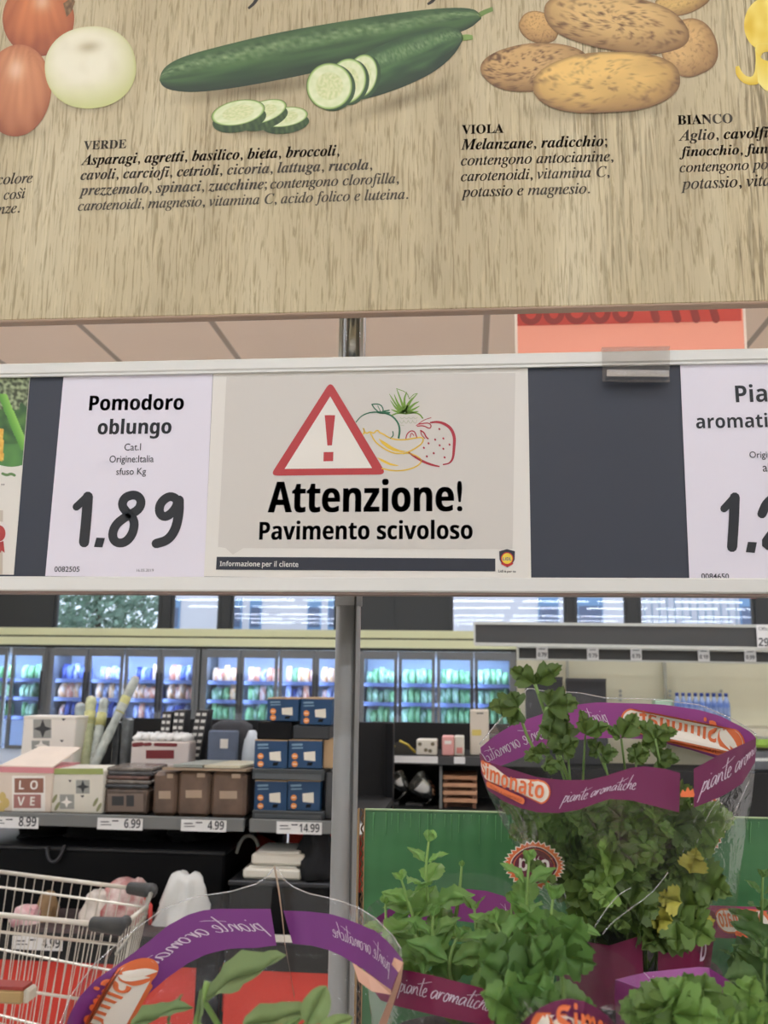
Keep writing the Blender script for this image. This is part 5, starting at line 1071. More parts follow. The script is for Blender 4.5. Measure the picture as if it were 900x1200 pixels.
def add_leaf(mb, kind, base, d, nrm, size, tint=1.0, fold=.35, curl=.3, wid=1.0, vein=1.28, rnd=random):
    d = Vector(d).normalized(); n = Vector(nrm); n = (n-d*n.dot(d)).normalized(); s_ = d.cross(n)
    half = HALF[kind]; vs = []; cl = []; fs = []; N = len(half)
    ph = rnd.uniform(0, 6); cc = curl*rnd.uniform(.6, 1.3)
    tc_ = (tint*rnd.uniform(.95, 1.05), tint, tint*rnd.uniform(.9, 1.05))
    def pt(x, y):
        z = fold*abs(x)*(1.0) - cc*(y*y)*.6 + .035*math.sin(y*11+ph+x*7)
        if kind not in ('parsley', 'fan'): z += .02*math.sin(y*24)*(abs(x)/.2)
        return base+(s_*(x*wid)+d*y+n*z)*size
    for (x, y) in half: vs.append(pt(0, y)); cl.append((tc_[0]*vein, tc_[1]*vein, tc_[2]*vein, 1))
    for sgn in (-1, 1):
        o1 = len(vs)
        for (x, y) in half: vs.append(pt(sgn*x*.5, y*.98)); cl.append((*tc_, 1))
        o2 = len(vs)
        for (x, y) in half: vs.append(pt(sgn*x, y)); k = .93; cl.append((tc_[0]*k, tc_[1]*k, tc_[2]*k, 1))
        for i in range(N-1):
            fs.append((i, i+1, o1+i+1, o1+i)); fs.append((o1+i, o1+i+1, o2+i+1, o2+i))
    mb.add(vs, fs, cl)
def parsley_leaf(mb, base, d, nrm, size, tint=1.0, rnd=random):
    d = Vector(d).normalized(); n = Vector(nrm); n = (n-d*n.dot(d)).normalized(); s_ = d.cross(n)
    add_leaf(mb, 'fan', base+d*size*.10, d, n, size*.9, tint, .2, .3, 1.05, 1.15, rnd)
    for q in (-1, 1):
        dd = d*.45+s_*q*.9+n*.1; add_leaf(mb, 'fan', base+d*size*.05+s_*q*size*.04, dd, n, size*.7, tint*rnd.uniform(.9, 1.08), .25, .35, .95, 1.15, rnd)
TOCAM = Vector((0, -1, .25))
stemm = leaf_mat('stem_green', (136,166,92), .15)
def curve(a, b_, bend, n=10):
    a, b_ = Vector(a), Vector(b_); m = (a+b_)/2+Vector(bend); return [a*(1-t)**2+m*2*t*(1-t)+b_*t*t for t in [i/n for i in range(n+1)]]

# ---- sleeves
def loop3(front, back, n=48):
    """closed loop through traced front (left to right) then back (right to left)"""
    return [Vector(p) for p in resample(front, n)]+[Vector(p) for p in resample(back[::-1], n)]
class Piece:                         # a strip of printed film between two edge lines
    def __init__(s, up, lo, n=60, k=6):
        s.U = [Vector(p) for p in resample(up, n)]; s.L = [Vector(p) for p in resample(lo, n)]; s.n = n; s.k = k
        s.len = sum((((s.U[i+1]+s.L[i+1])-(s.U[i]+s.L[i]))/2).length for i in range(n-1)); s.h = sum((a-b_).length for a, b_ in zip(s.U, s.L))/n
    def at(s, u, v, o=0.0):
        u = max(0, min(1, u))*(s.n-1); i = min(int(u), s.n-2); f = u-i
        a = s.U[i].lerp(s.U[i+1], f); b_ = s.L[i].lerp(s.L[i+1], f); p = b_.lerp(a, v)
        if o:
            t = (s.U[i+1]+s.L[i+1])-(s.U[i]+s.L[i]); nn = t.cross(a-b_).normalized(); p = p+nn*o
        return p
    def mesh(s, mb, o=0.0):
        mb.grid([[s.at(i/(s.n-1), j/s.k, o) for i in range(s.n)] for j in range(s.k+1)])
    def text(s, mb, txt, u0, v0, hfrac, o, mirror=False, sx=1.0, slope=0.0, shear=0, fat=0):
        vs, fs, wd = text2d(txt, shear, 3, fat); k = s.h*hfrac/.72
        mb.add([s.at(u0+(-1 if mirror else 1)*x*k*sx/s.len, v0+y*k/s.h+slope*x*k*sx/s.len, o) for x, y in vs], fs); return wd*k*sx/s.len
    def oval(s, mb, u0, u1, v0, v1, o, n=40, rr=None):
        W_, H_ = (u1-u0)*s.len, (v1-v0)*s.h; rd = min(abs(W_), abs(H_))/2 if rr is None else rr
        rows = []
        for q in range(5):
            f = q/4; row = []
            for i in range(n):
                t = 2*math.pi*i/n; cx, cy = math.copysign(abs(W_)/2-rd, math.cos(t))+rd*math.cos(t), math.copysign(abs(H_)/2-rd, math.sin(t))+rd*math.sin(t)
                row.append(s.at((u0+u1)/2+cx*f/s.len, (v0+v1)/2+cy*f/s.h, o))
            rows.append(row)
        mb.grid(rows, closed=True)
purple = mat('band_purple', (106,28,74), .38, var=.05, scale=8); purple_in = mat('band_purple_inner', (146,62,132), .4, var=.05, scale=8); magenta = mat('wrapper_magenta', (122,24,68), .35, var=.08, scale=10); bwhite = mat('band_white', (232,222,206), .45); borange = mat('band_orange', (222,112,62), .45); bscript = mat('band_script', (214,196,210), .45)
def logo(pc, par, u0, u1, v0, v1, o, mirror=False, emblem=True):
    """white oval with orange rim, lettering and an orange strip under it"""
    sg_ = 1 if o > 0 else -1; st = .0004*sg_; H = v1-v0; U = u1-u0
    def L(u): return (u0+u1)-u if mirror else u
    for nm, m, a in (('logo_rim', borange, (u0, u1, v0+H*.14, v1, o)), ('logo_oval', bwhite, (u0+U*.015, u1-U*.015, v0+H*.2, v1-H*.06, o+st))):
        b_ = MB(); pc.oval(b_, *a); b_.build(nm, m, par, True)
    b_ = MB(); a, c = sorted((L(u0+U*.16), L(u1-U*.28))); pc.oval(b_, a, c, v0, v0+H*.24, o+st*2); b_.build('logo_strip', borange, par, True)
    b_ = MB(); w0 = text2d(SB('Simonato'), 0, 3, 0)[2]; hf = H*.62; k = pc.h*hf/.72; tgt = U*(.70 if emblem else .88)*pc.len; sx = tgt/(w0*k)
    uu = L(u0+U*(.245 if emblem else .055)); pc.text(b_, SB('Simonato'), uu, v0+H*.36, hf, o+st*3, mirror, sx); b_.build('logo_lettering', borange, par)
    b_ = MB(); uu = L(u0+U*.24); w1 = text2d('CASA & GIARDINO', 0, 2, 0)[2]; hf2 = H*.11; sx2 = U*.42*pc.len/(w1*pc.h*hf2/.72); pc.text(b_, 'FLORA & GIARDINO', uu, v0+H*.07, hf2, o+st*3, mirror, sx2); b_.build('strip_lettering', mat('strip_ink', (150,60,40), .5), par)
    b_ = MB()                        # leaf emblem
    if emblem:
        a, c = sorted((L(u0+U*.015), L(u0+U*.235))); pc.oval(b_, a, c, v0+H*.2, v1-H*.06, o+st*3)
    if emblem:
        b_.build('logo_emblem', borange, par, True)
        for q0, q1, wv in ((.055, .17, .05), (.12, .2, .03)):
            b_ = MB(); up, lo = [], []
            for q in range(15):
                t = q/14; w_ = math.sin(math.pi*t)*wv+.004; cu = u0+U*(q0+(q1-q0)*t+.02*math.sin(math.pi*t)); cv = v0+H*(.28+.58*t); up.append(pc.at(L(cu-U*w_), cv, o+st*4)); lo.append(pc.at(L(cu+U*w_), cv, o+st*4))
            b_.grid([up, lo]); b_.build('logo_swoosh', bwhite, par)
PEN = {'p': (.34, [[(.0,-.32),(.10,.12),(.16,.42)], [(.12,.26),(.22,.40),(.32,.34),(.28,.12),(.16,.01),(.08,.07)]]), 'i': (.16, [[(.05,.40),(.02,.08),(.08,0),(.15,.07)], [(.09,.56),(.11,.60)]]),
    'a': (.34, [[(.27,.36),(.15,.41),(.03,.25),(.03,.05),(.12,.01),(.24,.2),(.29,.41),(.26,.08),(.34,.03)]]), 'n': (.32, [[(.04,.40),(.02,.0),(.07,.24),(.18,.41),(.25,.32),(.23,.08),(.32,.03)]]),
    't': (.2, [[(.16,.82),(.08,.2),(.10,.02),(.2,.05)]]), 'e': (.27, [[(.03,.18),(.2,.24),(.21,.37),(.11,.41),(.03,.24),(.05,.04),(.15,0),(.27,.09)]]), 'r': (.25, [[(.04,.40),(.02,.0),(.07,.24),(.15,.40),(.25,.35)]]),
    'o': (.27, [[(.13,.41),(.03,.26),(.04,.05),(.14,0),(.23,.16),(.22,.34),(.13,.41),(.2,.33),(.28,.36)]]), 'm': (.45, [[(.04,.40),(.02,.0),(.07,.24),(.14,.41),(.19,.3),(.18,0),(.23,.24),(.32,.41),(.38,.3),(.36,.06),(.45,.03)]]),
    'c': (.24, [[(.22,.34),(.13,.41),(.03,.23),(.05,.03),(.15,0),(.24,.07)]]), 'h': (.32, [[(.2,.86),(.1,.5),(.02,0),(.09,.26),(.2,.41),(.26,.32),(.23,.06),(.32,.03)]]), ' ': (.2, [])}
def script(pc, par, u0, v0, hf, o, mirror=False, sx=.8, slope=0.0, txt='piante aromatiche'):
    """thin slanted handwriting along the band"""
    b_ = MB(); k = pc.h*hf/.50; x0 = 0.0; sg_ = -1 if mirror else 1; kx = k*sx*1.12
    def at(x, y): return pc.at(u0+sg_*(x+.28*y)*kx/pc.len, v0+y*k/pc.h+slope*x*kx/pc.len, o)
    def pen(pts, w_):
        pts = smooth_line(pts, 2) if len(pts) > 2 else pts; n = len(pts); A, B = [], []
        for i in range(n):
            a, c = pts[max(0, i-1)], pts[min(n-1, i+1)]; dx, dy = c[0]-a[0], c[1]-a[1]; l = math.hypot(dx, dy) or 1; q = w_*(.65+.5*abs(dy)/l)*(.6+.4*math.sin(math.pi*min(1, .15+.7*i/max(1, n-1))))
            A.append(at(pts[i][0]-dy/l*q, pts[i][1]+dx/l*q)); B.append(at(pts[i][0]+dy/l*q, pts[i][1]-dx/l*q))
        b_.grid([A, B])
    for ch in txt:
        adv, st = PEN[ch]
        for l in st: pen([(x0+x, y) for x, y in l], .024)
        if ch == 't': pen([(x0-.12, .52), (x0+.2, .60), (x0+.55, .72)], .016)
        x0 += adv
    b_.build('script_lettering', bscript, par)
film = film_mat('sleeve_film', haze=.018, gloss=.03, rough=.10, bump=.5, bscale=26)
filmh = film_mat('sleeve_film_hazy', haze=.03, gloss=.05, rough=.14, bump=.7, bscale=18)
def deep(pts, fn): return [P(x, y, fn(x)) for x, y in pts]
def circ(yc, R_, xc, w_, sgn): return lambda x: yc+sgn*R_*math.sqrt(max(0, 1-((x-xc)/w_)**2))

# ================= parsley pot, the tall one
fF, fB = circ(.68, .095, 724, 186, -1), circ(.68, .095, 724, 186, 1)
fu = [(562,882),(570,892),(598,901),(630,911),(660,914),(690,914),(710,909),(720,906),(740,899.5),(756,898),(780,901),(797,906)]
flo = [(564,906),(572,926),(590,939),(610,947),(630,952),(654,953),(678,949),(700,941),(714,936.5),(740,938),(760,943),(780,948),(796,952)]
gu = [(813,901),(840,886),(864,875),(886,865)]; glo = [(813,946.5),(830,940),(850,931),(870,918),(885,893)]
bu = [(563,876),(580,862),(606,846),(626,840),(646,833),(674,826),(700,823),(730,824),(755,824.5),(780,826),(820,832),(844,839),(864,849),(880,858),(886,865)]
blo = [(566,905),(599,893),(620,884),(640,878),(670,868),(700,865),(730,865),(760,866.5),(790,874),(810,879),(838,888),(870,893),(885,893)]
FU, FLO, GU, GLO, BU, BLO = deep(fu, fF), deep(flo, fF), deep(gu, fF), deep(glo, fF), deep(bu, fB), deep(blo, fB)
potc = P(742, 1165, .74)
r = thing('potted_parsley', 'tall potted parsley in a clear sleeve with purple printed band, the topmost herb', 'potted herb', (potc.x, .74, zB_))
pr = r
A_, B_, C_ = Piece(FU, FLO), Piece(GU, GLO, 30), Piece(BU, BLO)
for pc, m in ((A_, purple), (B_, purple), (C_, purple_in)):
    b_ = MB(); pc.mesh(b_); b_.build('printed_band', m, r, True)
def outw(pc):                        # sign of the offset that faces the camera
    return 1 if (pc.at(.5, .5, .01)-CAM).length < (pc.at(.5, .5)-CAM).length else -1
sA, sB, sC = outw(A_), outw(B_), outw(C_)
logo(A_, r, .015, .43, .13, .93, .0006*sA, False, False); script(A_, r, .48, .30, .26, .0006*sA, sx=.86, slope=.10)
script(B_, r, .06, .30, .30, .0006*sB, sx=1.15, slope=.16)
logo(C_, r, .54, .955, .06, .86, .0006*sC, True); script(C_, r, .30, .30, .33, .0006*sC, True, sx=.8); script(C_, r, .50, .45, .26, .0006*sC, True, sx=.7, txt='piante')
# clear film: rim, band edge, body down to the pot
rimb = [(562,872),(580,850),(603,826),(619,806),(632,809),(646,810),(680,812),(710,818),(760,819),(820,826),(860,843),(886,860)]
RB_ = deep(rimb, fB)
fm = MB(); n_ = 60
q1 = [Vector(p) for p in resample(RB_, n_)]; q2 = [Vector(p) for p in resample(BU, n_)]; fm.grid([q1, q2]); fm.build('clear_rim', filmh, r, True)
fm = MB(); fm.tube([Vector(p) for p in resample(RB_, 60)], .00045, 5); fm.build('rim_fold', film_mat('film_fold', haze=.35, gloss=.5, rough=.1, bump=0), r, True)
frontU, frontL = FU+GU, FLO+GLO
lp = loop3(frontL, BLO); lpu = loop3(frontU, BU)
potR = .062
def ring(c, rad, ref):               # ring points matched to the loop's own directions
    cc = sum(ref, Vector())/len(ref); return [Vector((c.x+rad*math.cos(math.atan2(p.y-cc.y, p.x-cc.x)), c.y+rad*math.sin(math.atan2(p.y-cc.y, p.x-cc.x)), c.z)) for p in ref]
pt_ = P(745, 1090, .735); rb = ring(Vector((pt_.x, .735, pt_.z)), potR*1.12, lp); rb2 = ring(Vector((potc.x, .745, zB_+.001)), potR*.85, lp)
rows = [lp]
random.seed(6)
for t in (.08, .2, .35, .5, .65, .8, .92): rows.append([a.lerp(b_, t)+Vector((noise.noise((i*.35, t*6, 2))*.003, noise.noise((i*.35, t*6, 9))*.004, 0)) for i, (a, b_) in enumerate(zip(lp, rb))])
rows += [rb, rb2]
fm = MB(); fm.grid(rows, closed=True); fm.build('clear_sleeve', film, r, True)
# magenta wrapper printed round the pot
wu = [(648,1072),(660,1090),(676,1103),(700,1112),(730,1110),(752,1097),(764,1094),(772,1093),(790,1085),(806,1072),(818,1066),(832,1067),(840,1076)]
def fw(x): return .73-.085*math.sqrt(max(0, 1-((x-745)/104)**2))
wrp = [(650,1072),(672,1090),(694,1101),(716,1108),(734,1112)]
for up, lo in (([(646,1070),(664,1092),(690,1104),(714,1108),(736,1101),(752,1096)], [(664,1170),(680,1176),(696,1180),(716,1184),(736,1184),(756,1184)]), ([(771,1094),(784,1089),(800,1077),(815,1066),(826,1065),(836,1068),(840,1076)], [(771,1184),(782,1184),(794,1182),(804,1180),(814,1176),(824,1172),(828,1166)])):
    pc = Piece(deep(up, fw), deep(lo, fw), 40, 8); b_ = MB(); pc.mesh(b_); b_.build('pot_wrapper', magenta, r, True); so = outw(pc)
    if up[0][0] < 700:
        b_ = MB(); pc.text(b_, SB('ogai'), .02, .46, .2, .0006*so, sx=.8); b_.build('wrapper_lettering', bscript, r)
    else:
        b_ = MB(); pc.text(b_, SB('D'), .66, .44, .22, .0006*so, sx=.8); b_.build('wrapper_lettering', bscript, r)
b_ = MB(); b_.tube([(potc.x, .745, zB_+.001), (pt_.x, .737, P(745, 1130, .735).z)], [potR*.78, potR*.98], 28); b_.build('pot', mat('pot_black', (60,44,40), .6), r, True)
# star badges
def badge(par, cx, cy, rx, ry, fY, rot=0.0, cut=None):
    def pt(u, v, o): x = cx+(u*math.cos(rot)-v*math.sin(rot)); y = cy+(u*math.sin(rot)+v*math.cos(rot)); return P(x, y, fY(x)-o)
    def blob(t, k): sx = 1.0 if math.cos(t) > 0 else 1.0; return (rx*k*math.cos(t)*(1+.0*math.sin(t)), ry*k*math.sin(t)*(1-.12*math.cos(2*t)))
    for nm, m, k, o, zig in (('badge_halo', bwhite, 1.06, .0006, True), ('badge_star', borange, 1.0, .0009, True), ('badge_rim', bwhite, .80, .0012, False), ('badge_field', mat('badge_maroon', (104,30,54), .4), .77, .0015, False), ('badge_line', borange, .69, .0018, False), ('badge_core', mat('badge_maroon', (104,30,54), .4), .665, .0021, False)):
        b_ = MB(); n = 64; b_.quad([pt(*[c*((1.0 if i % 2 else .88) if zig else 1) for c in blob(2*math.pi*i/n, k)], o) for i in range(n)]); b_.build(nm, m, par)
    b_ = MB(); vs, fs, wd = text2d(SB('pvo'), 0, 3, 0); k = rx*1.02/wd; b_.add([pt(-rx*.51+x*k, ry*.28-y*k*1.25, .0025) for x, y in vs], fs)
    for a, h in ((-.28, .46), (0, .62), (.26, .46)): b_.quad([pt(rx*(a*.3-.05), -ry*.1, .0025), pt(rx*(a*.3+.05), -ry*.1, .0025), pt(rx*a*.55, -ry*h, .0025)])
    b_.build('badge_lettering', mat('badge_white', (226,214,208), .45), par)
fbody = lambda x: .605+.0006*abs(x-650)*0+((x-724)/164)**2*.05
badge(r, 626, 1014, 35, 25, lambda x: .62+((x-724)/164)**2*.05, .06)
badge(r, 826, 968, 24, 36, lambda x: .645+((x-724)/164)**2*.06, .15)
b_ = MB(); b_.quad([P(x, y, .584) for x, y in ((797,931),(800,925),(803,928),(806,922),(809,927),(812,924),(814,931),(813,934),(798,934))]); b_.build('badge_tip', borange, r)
# film glints: thin pale tubes standing in for highlights along the creases
for pts in (((706,1095),(716,1082),(740,1064),(765,1046),(783,1022)), ((690,1100),(700,1080),(722,1050),(740,1040)), ((826,948),(810,975),(800,1000)), ((842,935),(826,962),(815,992)), ((878,915),(862,950),(858,962))):
    b_ = MB(); b_.tube([Vector(p) for p in [P(x, y, .60 if x < 800 else .64) for x, y in smooth_line(list(pts), 2)]], .00028, 5); b_.build('crease_glint', film_mat('film_fold', haze=.35, gloss=.5, rough=.1, bump=0), r, True)
# foliage
pl = leaf_mat('parsley_leaf', (100,126,60), .35); sm_ = MB(); lf = MB(); rnd = random.Random(12)
soil = Vector((pt_.x, .737, P(745, 1132, .735).z))
def stem_to(p, w_=.0011, bend=(0,0,0), base=None):
    b0 = base or soil+Vector((rnd.uniform(-.035,.035), rnd.uniform(-.035,.035), 0)); sm_.tube(curve(b0, p, bend), [w_*(1.25-.5*i/10) for i in range(11)], 6, col=(rnd.uniform(.85,1.1),)*3+(1,)); return b0
# hand-placed upper leaves: (junction x, y, depth, tip x, tip y, size, tint)
hand = [((627,802),.655,(600,784),.032,.85), ((627,802),.655,(656,779),.032,.8), ((627,802),.655,(629,789),.02,.6), ((608,830),.65,(574,826),.033,.78), ((641,828),.655,(676,822),.034,.78),
        ((652,852),.66,(664,836),.036,.72), ((665,868),.65,(634,850),.04,.7), ((686,862),.65,(684,834),.042,.86), ((686,862),.65,(712,848),.04,.9), ((650,890),.64,(646,906),.034,.8), ((629,884),.64,(616,890),.026,.85),
        ((636,884),.64,(634,872),.028,.9), ((728,866),.65,(745,838),.042,.95), ((728,866),.65,(712,852),.036,.92), ((768,864),.66,(792,855),.036,.95), ((768,868),.66,(750,846),.04,1.0), ((745,888),.65,(760,880),.034,.85), ((770,890),.66,(795,888),.034,.8),
        ((706,885),.65,(722,880),.032,.8), ((660,880),.64,(676,866),.036,.78), ((700,880),.66,(690,868),.03,.82), ((752,880),.66,(738,890),.034,.75), ((640,895),.63,(652,900),.026,.9)]
main = stem_to(P(627, 802, .655), .0016, (.0, 0, 0)); sm_.tube(curve(P(627, 880, .655), P(608, 830, .65), (-.003,0,0)), .0011, 6, col=(1,1,1,1)); sm_.tube(curve(P(629, 868, .655), P(641, 828, .655), (.001,0,0)), .0011, 6, col=(1,1,1,1))
for (jx, jy), Y, (tx, ty), sz, ti in hand:
    a = P(jx, jy, Y); d = P(tx, ty, Y-.006)-a
    many = sum(1 for h in hand if h[0] == (jx, jy)) > 1
    add_leaf(lf, 'fan', a, d, TOCAM+Vector((rnd.uniform(-.5,.5), 0, rnd.uniform(.1,.9))), d.length*1.05, ti, .18, .3, .72 if many else .95, 1.12, rnd)
    q = d.normalized().cross(TOCAM).normalized()
    if not many:
        for s_ in (-1, 1): add_leaf(lf, 'fan', a, d.normalized()*.5+q*s_, TOCAM, d.length*.62, ti*rnd.uniform(.85,1.1), .25, .35, 1.05, 1.12, rnd)
for j in ((665,868),(686,862),(728,866),(768,866),(706,885),(745,888),(652,885),(700,880)): stem_to(P(*j, .655), .001, (rnd.uniform(-.01,.01), 0, 0))
for i in range(190):
    t = rnd.random(); y = 936+154*t**.9; half_ = 116-58*(y-905)/190; x = 718+16*(y-905)/190+rnd.uniform(-1, 1)*half_
    Y = rnd.uniform(.61+.04*abs(x-724)/130, .76-.05*abs(x-724)/130); p = P(x, y, Y)
    d = Vector((rnd.gauss(0, .7)+(x-724)/200, rnd.gauss(0, .5)-.2, rnd.uniform(-.3, 1))); parsley_leaf(lf, p, d, TOCAM+Vector((rnd.gauss(0,.5), rnd.gauss(0,.3), rnd.uniform(0,.9))), rnd.uniform(.016, .027), rnd.choice((.7, .9, 1.1, 1.3, 1.6)), rnd)  # inner leaf tints raised to offset the shading inside the sleeve
    if i % 4 == 0: stem_to(p, .0008, (rnd.uniform(-.012,.012), rnd.uniform(-.01,.01), 0))
for x, y, s_, ti in ((812,1025,.026,1), (806,1058,.03,1), (792,1078,.03,1.05), (815,1020,.02,.9), (795,1060,.024,1.0)):
    p = P(x, y, .645); add_leaf(lf, 'parsley', p, Vector((rnd.uniform(-1,1), -.2, rnd.uniform(-.4,.6))), TOCAM, s_, ti, .3, .3, 1.2, 1.1, rnd)
lf.build('foliage', pl, r, True); sm_.build('stem', stemm, r, True)
yl = MB()
for x, y, dx, dz in ((808,1024,.2,.6), (800,1058,-.8,.2), (790,1080,-1,.1), (806,1082,.9,.15)): add_leaf(yl, 'parsley', P(x, y, .638), Vector((dx, -.1, dz)), TOCAM, .018, 1, .3, .4, 1.1, 1.1, rnd)
o = yl.build('yellow_leaf', leaf_mat('parsley_yellow', (206,196,86), .3), r, True); o['label'] = 'yellowed leaves'; o['kind'] = 'stuff'

# ================= mint pot left of it
fF, fB = circ(.655, .085, 535, 122, -1), circ(.655, .085, 535, 122, 1)
Fm = Piece(deep([(424,1112),(440,1128),(475,1137),(507,1143),(547,1153),(584,1163),(620,1166),(645,1150)], fF), deep([(430,1150),(446,1172),(465,1179),(507,1189),(528,1194),(560,1200),(600,1204),(636,1190)], fF))
Bm = Piece(deep([(424,1098),(432,1082),(453,1067),(480,1052),(493,1047.5),(512,1044)], fB), deep([(430,1140),(440,1110),(455,1098),(474,1090),(490,1087),(514,1081)], fB))
Cm = Piece(deep([(526,1043),(549,1042),(570,1044),(590,1050),(620,1068),(645,1100)], fB), deep([(527,1078),(545,1080),(565,1083),(587,1087),(605,1096),(636,1140)], fB))
zm = P(535, 1230, .66)
r = thing('potted_mint', 'potted mint with narrow purple script band, left of the tall parsley', 'potted herb', (zm.x, .665, zB_))
for pc, m in ((Fm, magenta), (Bm, purple_in), (Cm, purple_in)): b_ = MB(); pc.mesh(b_); b_.build('printed_band', m, r, True)
script(Fm, r, .26, .40, .30, .0006*outw(Fm), sx=.95, slope=.02); script(Bm, r, .95, .30, .26, .0006*outw(Bm), True, sx=.8); script(Cm, r, .66, .34, .28, .0006*outw(Cm), True, sx=.75, txt='piante')
lo = [*Fm.L]+[*Bm.L[::-1]]; lpm = loop3(Fm.L, Bm.L+Cm.L); potm = ring(Vector((zm.x, .665, zB_+.001)), .055, lpm)
fm = MB(); fm.grid([lpm]+[[a.lerp(b_, t) for a, b_ in zip(lpm, potm)] for t in (.3, .6, .8, 1)], closed=True); fm.build('clear_sleeve', film, r, True)
q2 = Bm.U+Cm.U; fm = MB(); fm.grid([[p+Vector((0, 0, .012)) for p in q2], q2]); fm.build('clear_rim', filmh, r, True)
b_ = MB(); b_.tube([(zm.x, .665, zB_+.002), (zm.x, .665, zB_+.07)], [.043, .05], 24); b_.build('pot', mat('pot_black', (60,44,40), .6), r, True)
ml = leaf_mat('mint_leaf', (116,152,82), .35); lf = MB(); sm_ = MB(); rnd = random.Random(31)
def shoot(mb, sm, tip, base, Y0, Y1, big, n, tint=1.0, rnd=rnd, bend=0.0, kind='mint'):
    a = P(*base, Y0); b_ = P(*tip, Y1); path = curve(a, b_, (bend, -.01, 0), 24); sm.tube(path, [.0017-.0009*i/24 for i in range(25)], 6, col=(tint,)*3+(1,)); L_ = (b_-a).length; ax0 = rnd.uniform(0, 3)
    for i in range(n):
        t = .12+.86*(i/(n-1))**.85; k = min(23, int(t*24)); p = path[k].lerp(path[k+1], t*24-k); up = (path[min(24, k+1)]-path[max(0, k-1)]).normalized()
        sz = big*(1-.72*max(0, t-.35)/.65)*(.75+.25*min(1, t/.3))*rnd.uniform(.85, 1.12); az = ax0+math.pi/2*i+rnd.uniform(-.3, .3); e1 = up.orthogonal().normalized(); e2 = up.cross(e1)
        for s_ in (0, math.pi):
            dr = e1*math.cos(az+s_)+e2*math.sin(az+s_); d = dr+up*(.45+1.1*t**3)-Vector((0, 0, .15)); add_leaf(mb, kind, p+dr*.0015, d, up*1.0-dr*.35+TOCAM*.35, sz, tint*rnd.uniform(.8, 1.15)*(1+.18*t), .4, .3, 1.3, 1.3, rnd)
for tip, base, Y0, Y1, big, n, ti in (((503,984),(520,1112),.66,.65,.034,5,1.25), ((541,1014),(528,1100),.67,.665,.022,2,1.25), ((470,1030),(496,1120),.65,.64,.038,4,1.15), ((452,1058),(468,1130),.66,.65,.026,3,1.1), ((508,1072),(512,1150),.63,.62,.036,4,1.05), ((556,1064),(566,1150),.64,.63,.036,3,1.0), ((620,1006),(618,1140),.62,.605,.036,5,1.1), ((600,1058),(596,1150),.62,.61,.036,3,1.1), ((648,1052),(632,1150),.61,.60,.044,3,1.05), ((580,1080),(584,1160),.6,.59,.036,4,.95), ((486,1094),(492,1160),.62,.61,.036,3,1.0), ((536,1098),(538,1165),.61,.60,.036,3,.95), ((640,1104),(634,1170),.6,.59,.036,3,.95)):
    shoot(lf, sm_, tip, base, Y0, Y1, big, n, ti, rnd, rnd.uniform(-.012, .012))
lf.build('foliage', ml, r, True); sm_.build('stem', stemm, r, True)

# ================= sage in the sleeve at the lower left
fB = circ(.53, .085, 278, 205, 1)
su = [(64,1290),(66,1240),(78,1200),(81,1190),(93,1168),(112,1148),(137,1131),(176,1102),(196,1085),(220,1072),(237,1067),(253,1065),(285,1065),(300,1065),(317,1065)]
sl = [(128,1292),(132,1240),(146,1204),(149,1197),(156,1185),(176,1163),(196,1146),(220,1129),(240,1119),(255,1115),(269,1112),(285,1111),(301,1111),(314,1109),(324,1108)]
S1 = Piece(deep(su, fB), deep(sl, fB))
S2 = Piece(deep([(332,1067),(360,1068),(387,1071),(404,1076),(421,1083),(440,1091),(453,1102),(464,1114),(472,1125)], fB), deep([(343,1106),(365,1108),(384,1113),(400,1120),(413,1128),(430,1138),(444,1149),(452,1157),(457,1164)], fB))
zs0 = P(285, 1330, .5)
r = thing('potted_sage', 'potted sage in a clear sleeve with mirrored purple band, at the lower left', 'potted herb', (zs0.x, .52, zs0.z))
zsage = zB_-.0
ppl = mat('band_violet', (118,52,122), .38, var=.05, scale=8)
for pc in (S1, S2): b_ = MB(); pc.mesh(b_); b_.build('printed_band', ppl, r, True)
logo(S1, r, .02, .545, .06, .93, .0006*outw(S1), True); script(S1, r, .975, .42, .25, .0006*outw(S1), True, sx=.95); script(S2, r, .93, .42, .25, .0006*outw(S2), True, sx=.85)
rim = [(70,1200),(84,1165),(110,1130),(150,1095),(190,1066),(225,1052),(248,1048),(270,1045),(300,1036),(312,1028),(322,1016)]
rim2 = [(324,1016),(334,1032),(345,1040),(362,1047),(380,1051),(400,1056),(421,1064),(440,1076),(460,1096),(470,1112)]
fm = MB(); fm.grid([[Vector(p) for p in resample(deep(rim, fB), 60)], S1.U]); fm.grid([[Vector(p) for p in resample(deep(rim2, fB), 60)], S2.U]); fm.build('clear_rim', filmh, r, True)
fm = MB(); fm.tube([Vector(p) for p in resample(deep(rim+rim2, fB), 90)], .0004, 5); fm.build('rim_fold', film_mat('film_fold', haze=.35, gloss=.5, rough=.1, bump=0), r, True)
FR = deep([(78,1215),(120,1300),(200,1345),(285,1360),(370,1345),(430,1290),(460,1210)], lambda x: circ(.53, .085, 278, 205, -1)(x))
lps = loop3(FR, S1.L+S2.L); pots = ring(Vector((zs0.x, .515, zB_-.0)), .06, lps)
fm = MB(); fm.grid([lps]+[[a.lerp(b_, t) for a, b_ in zip(lps, pots)] for t in (.25, .5, .75, 1)], closed=True); fm.build('clear_sleeve', film, r, True)
b_ = MB(); seam = [P(x, y, fB(x)-.004) for x, y in ((322,1014),(327,1040),(331,1070),(335,1108),(341,1140),(346,1168))]
b_.grid([[p+Vector((-.0011*(1-i/7), 0, 0)) for i, p in enumerate(seam)], [p+Vector((.0013*(1-i/6.2), -.004, 0)) for i, p in enumerate(seam)]]); b_.build('film_seam', mat('seam_tan', (176,148,116), .35), r, True)
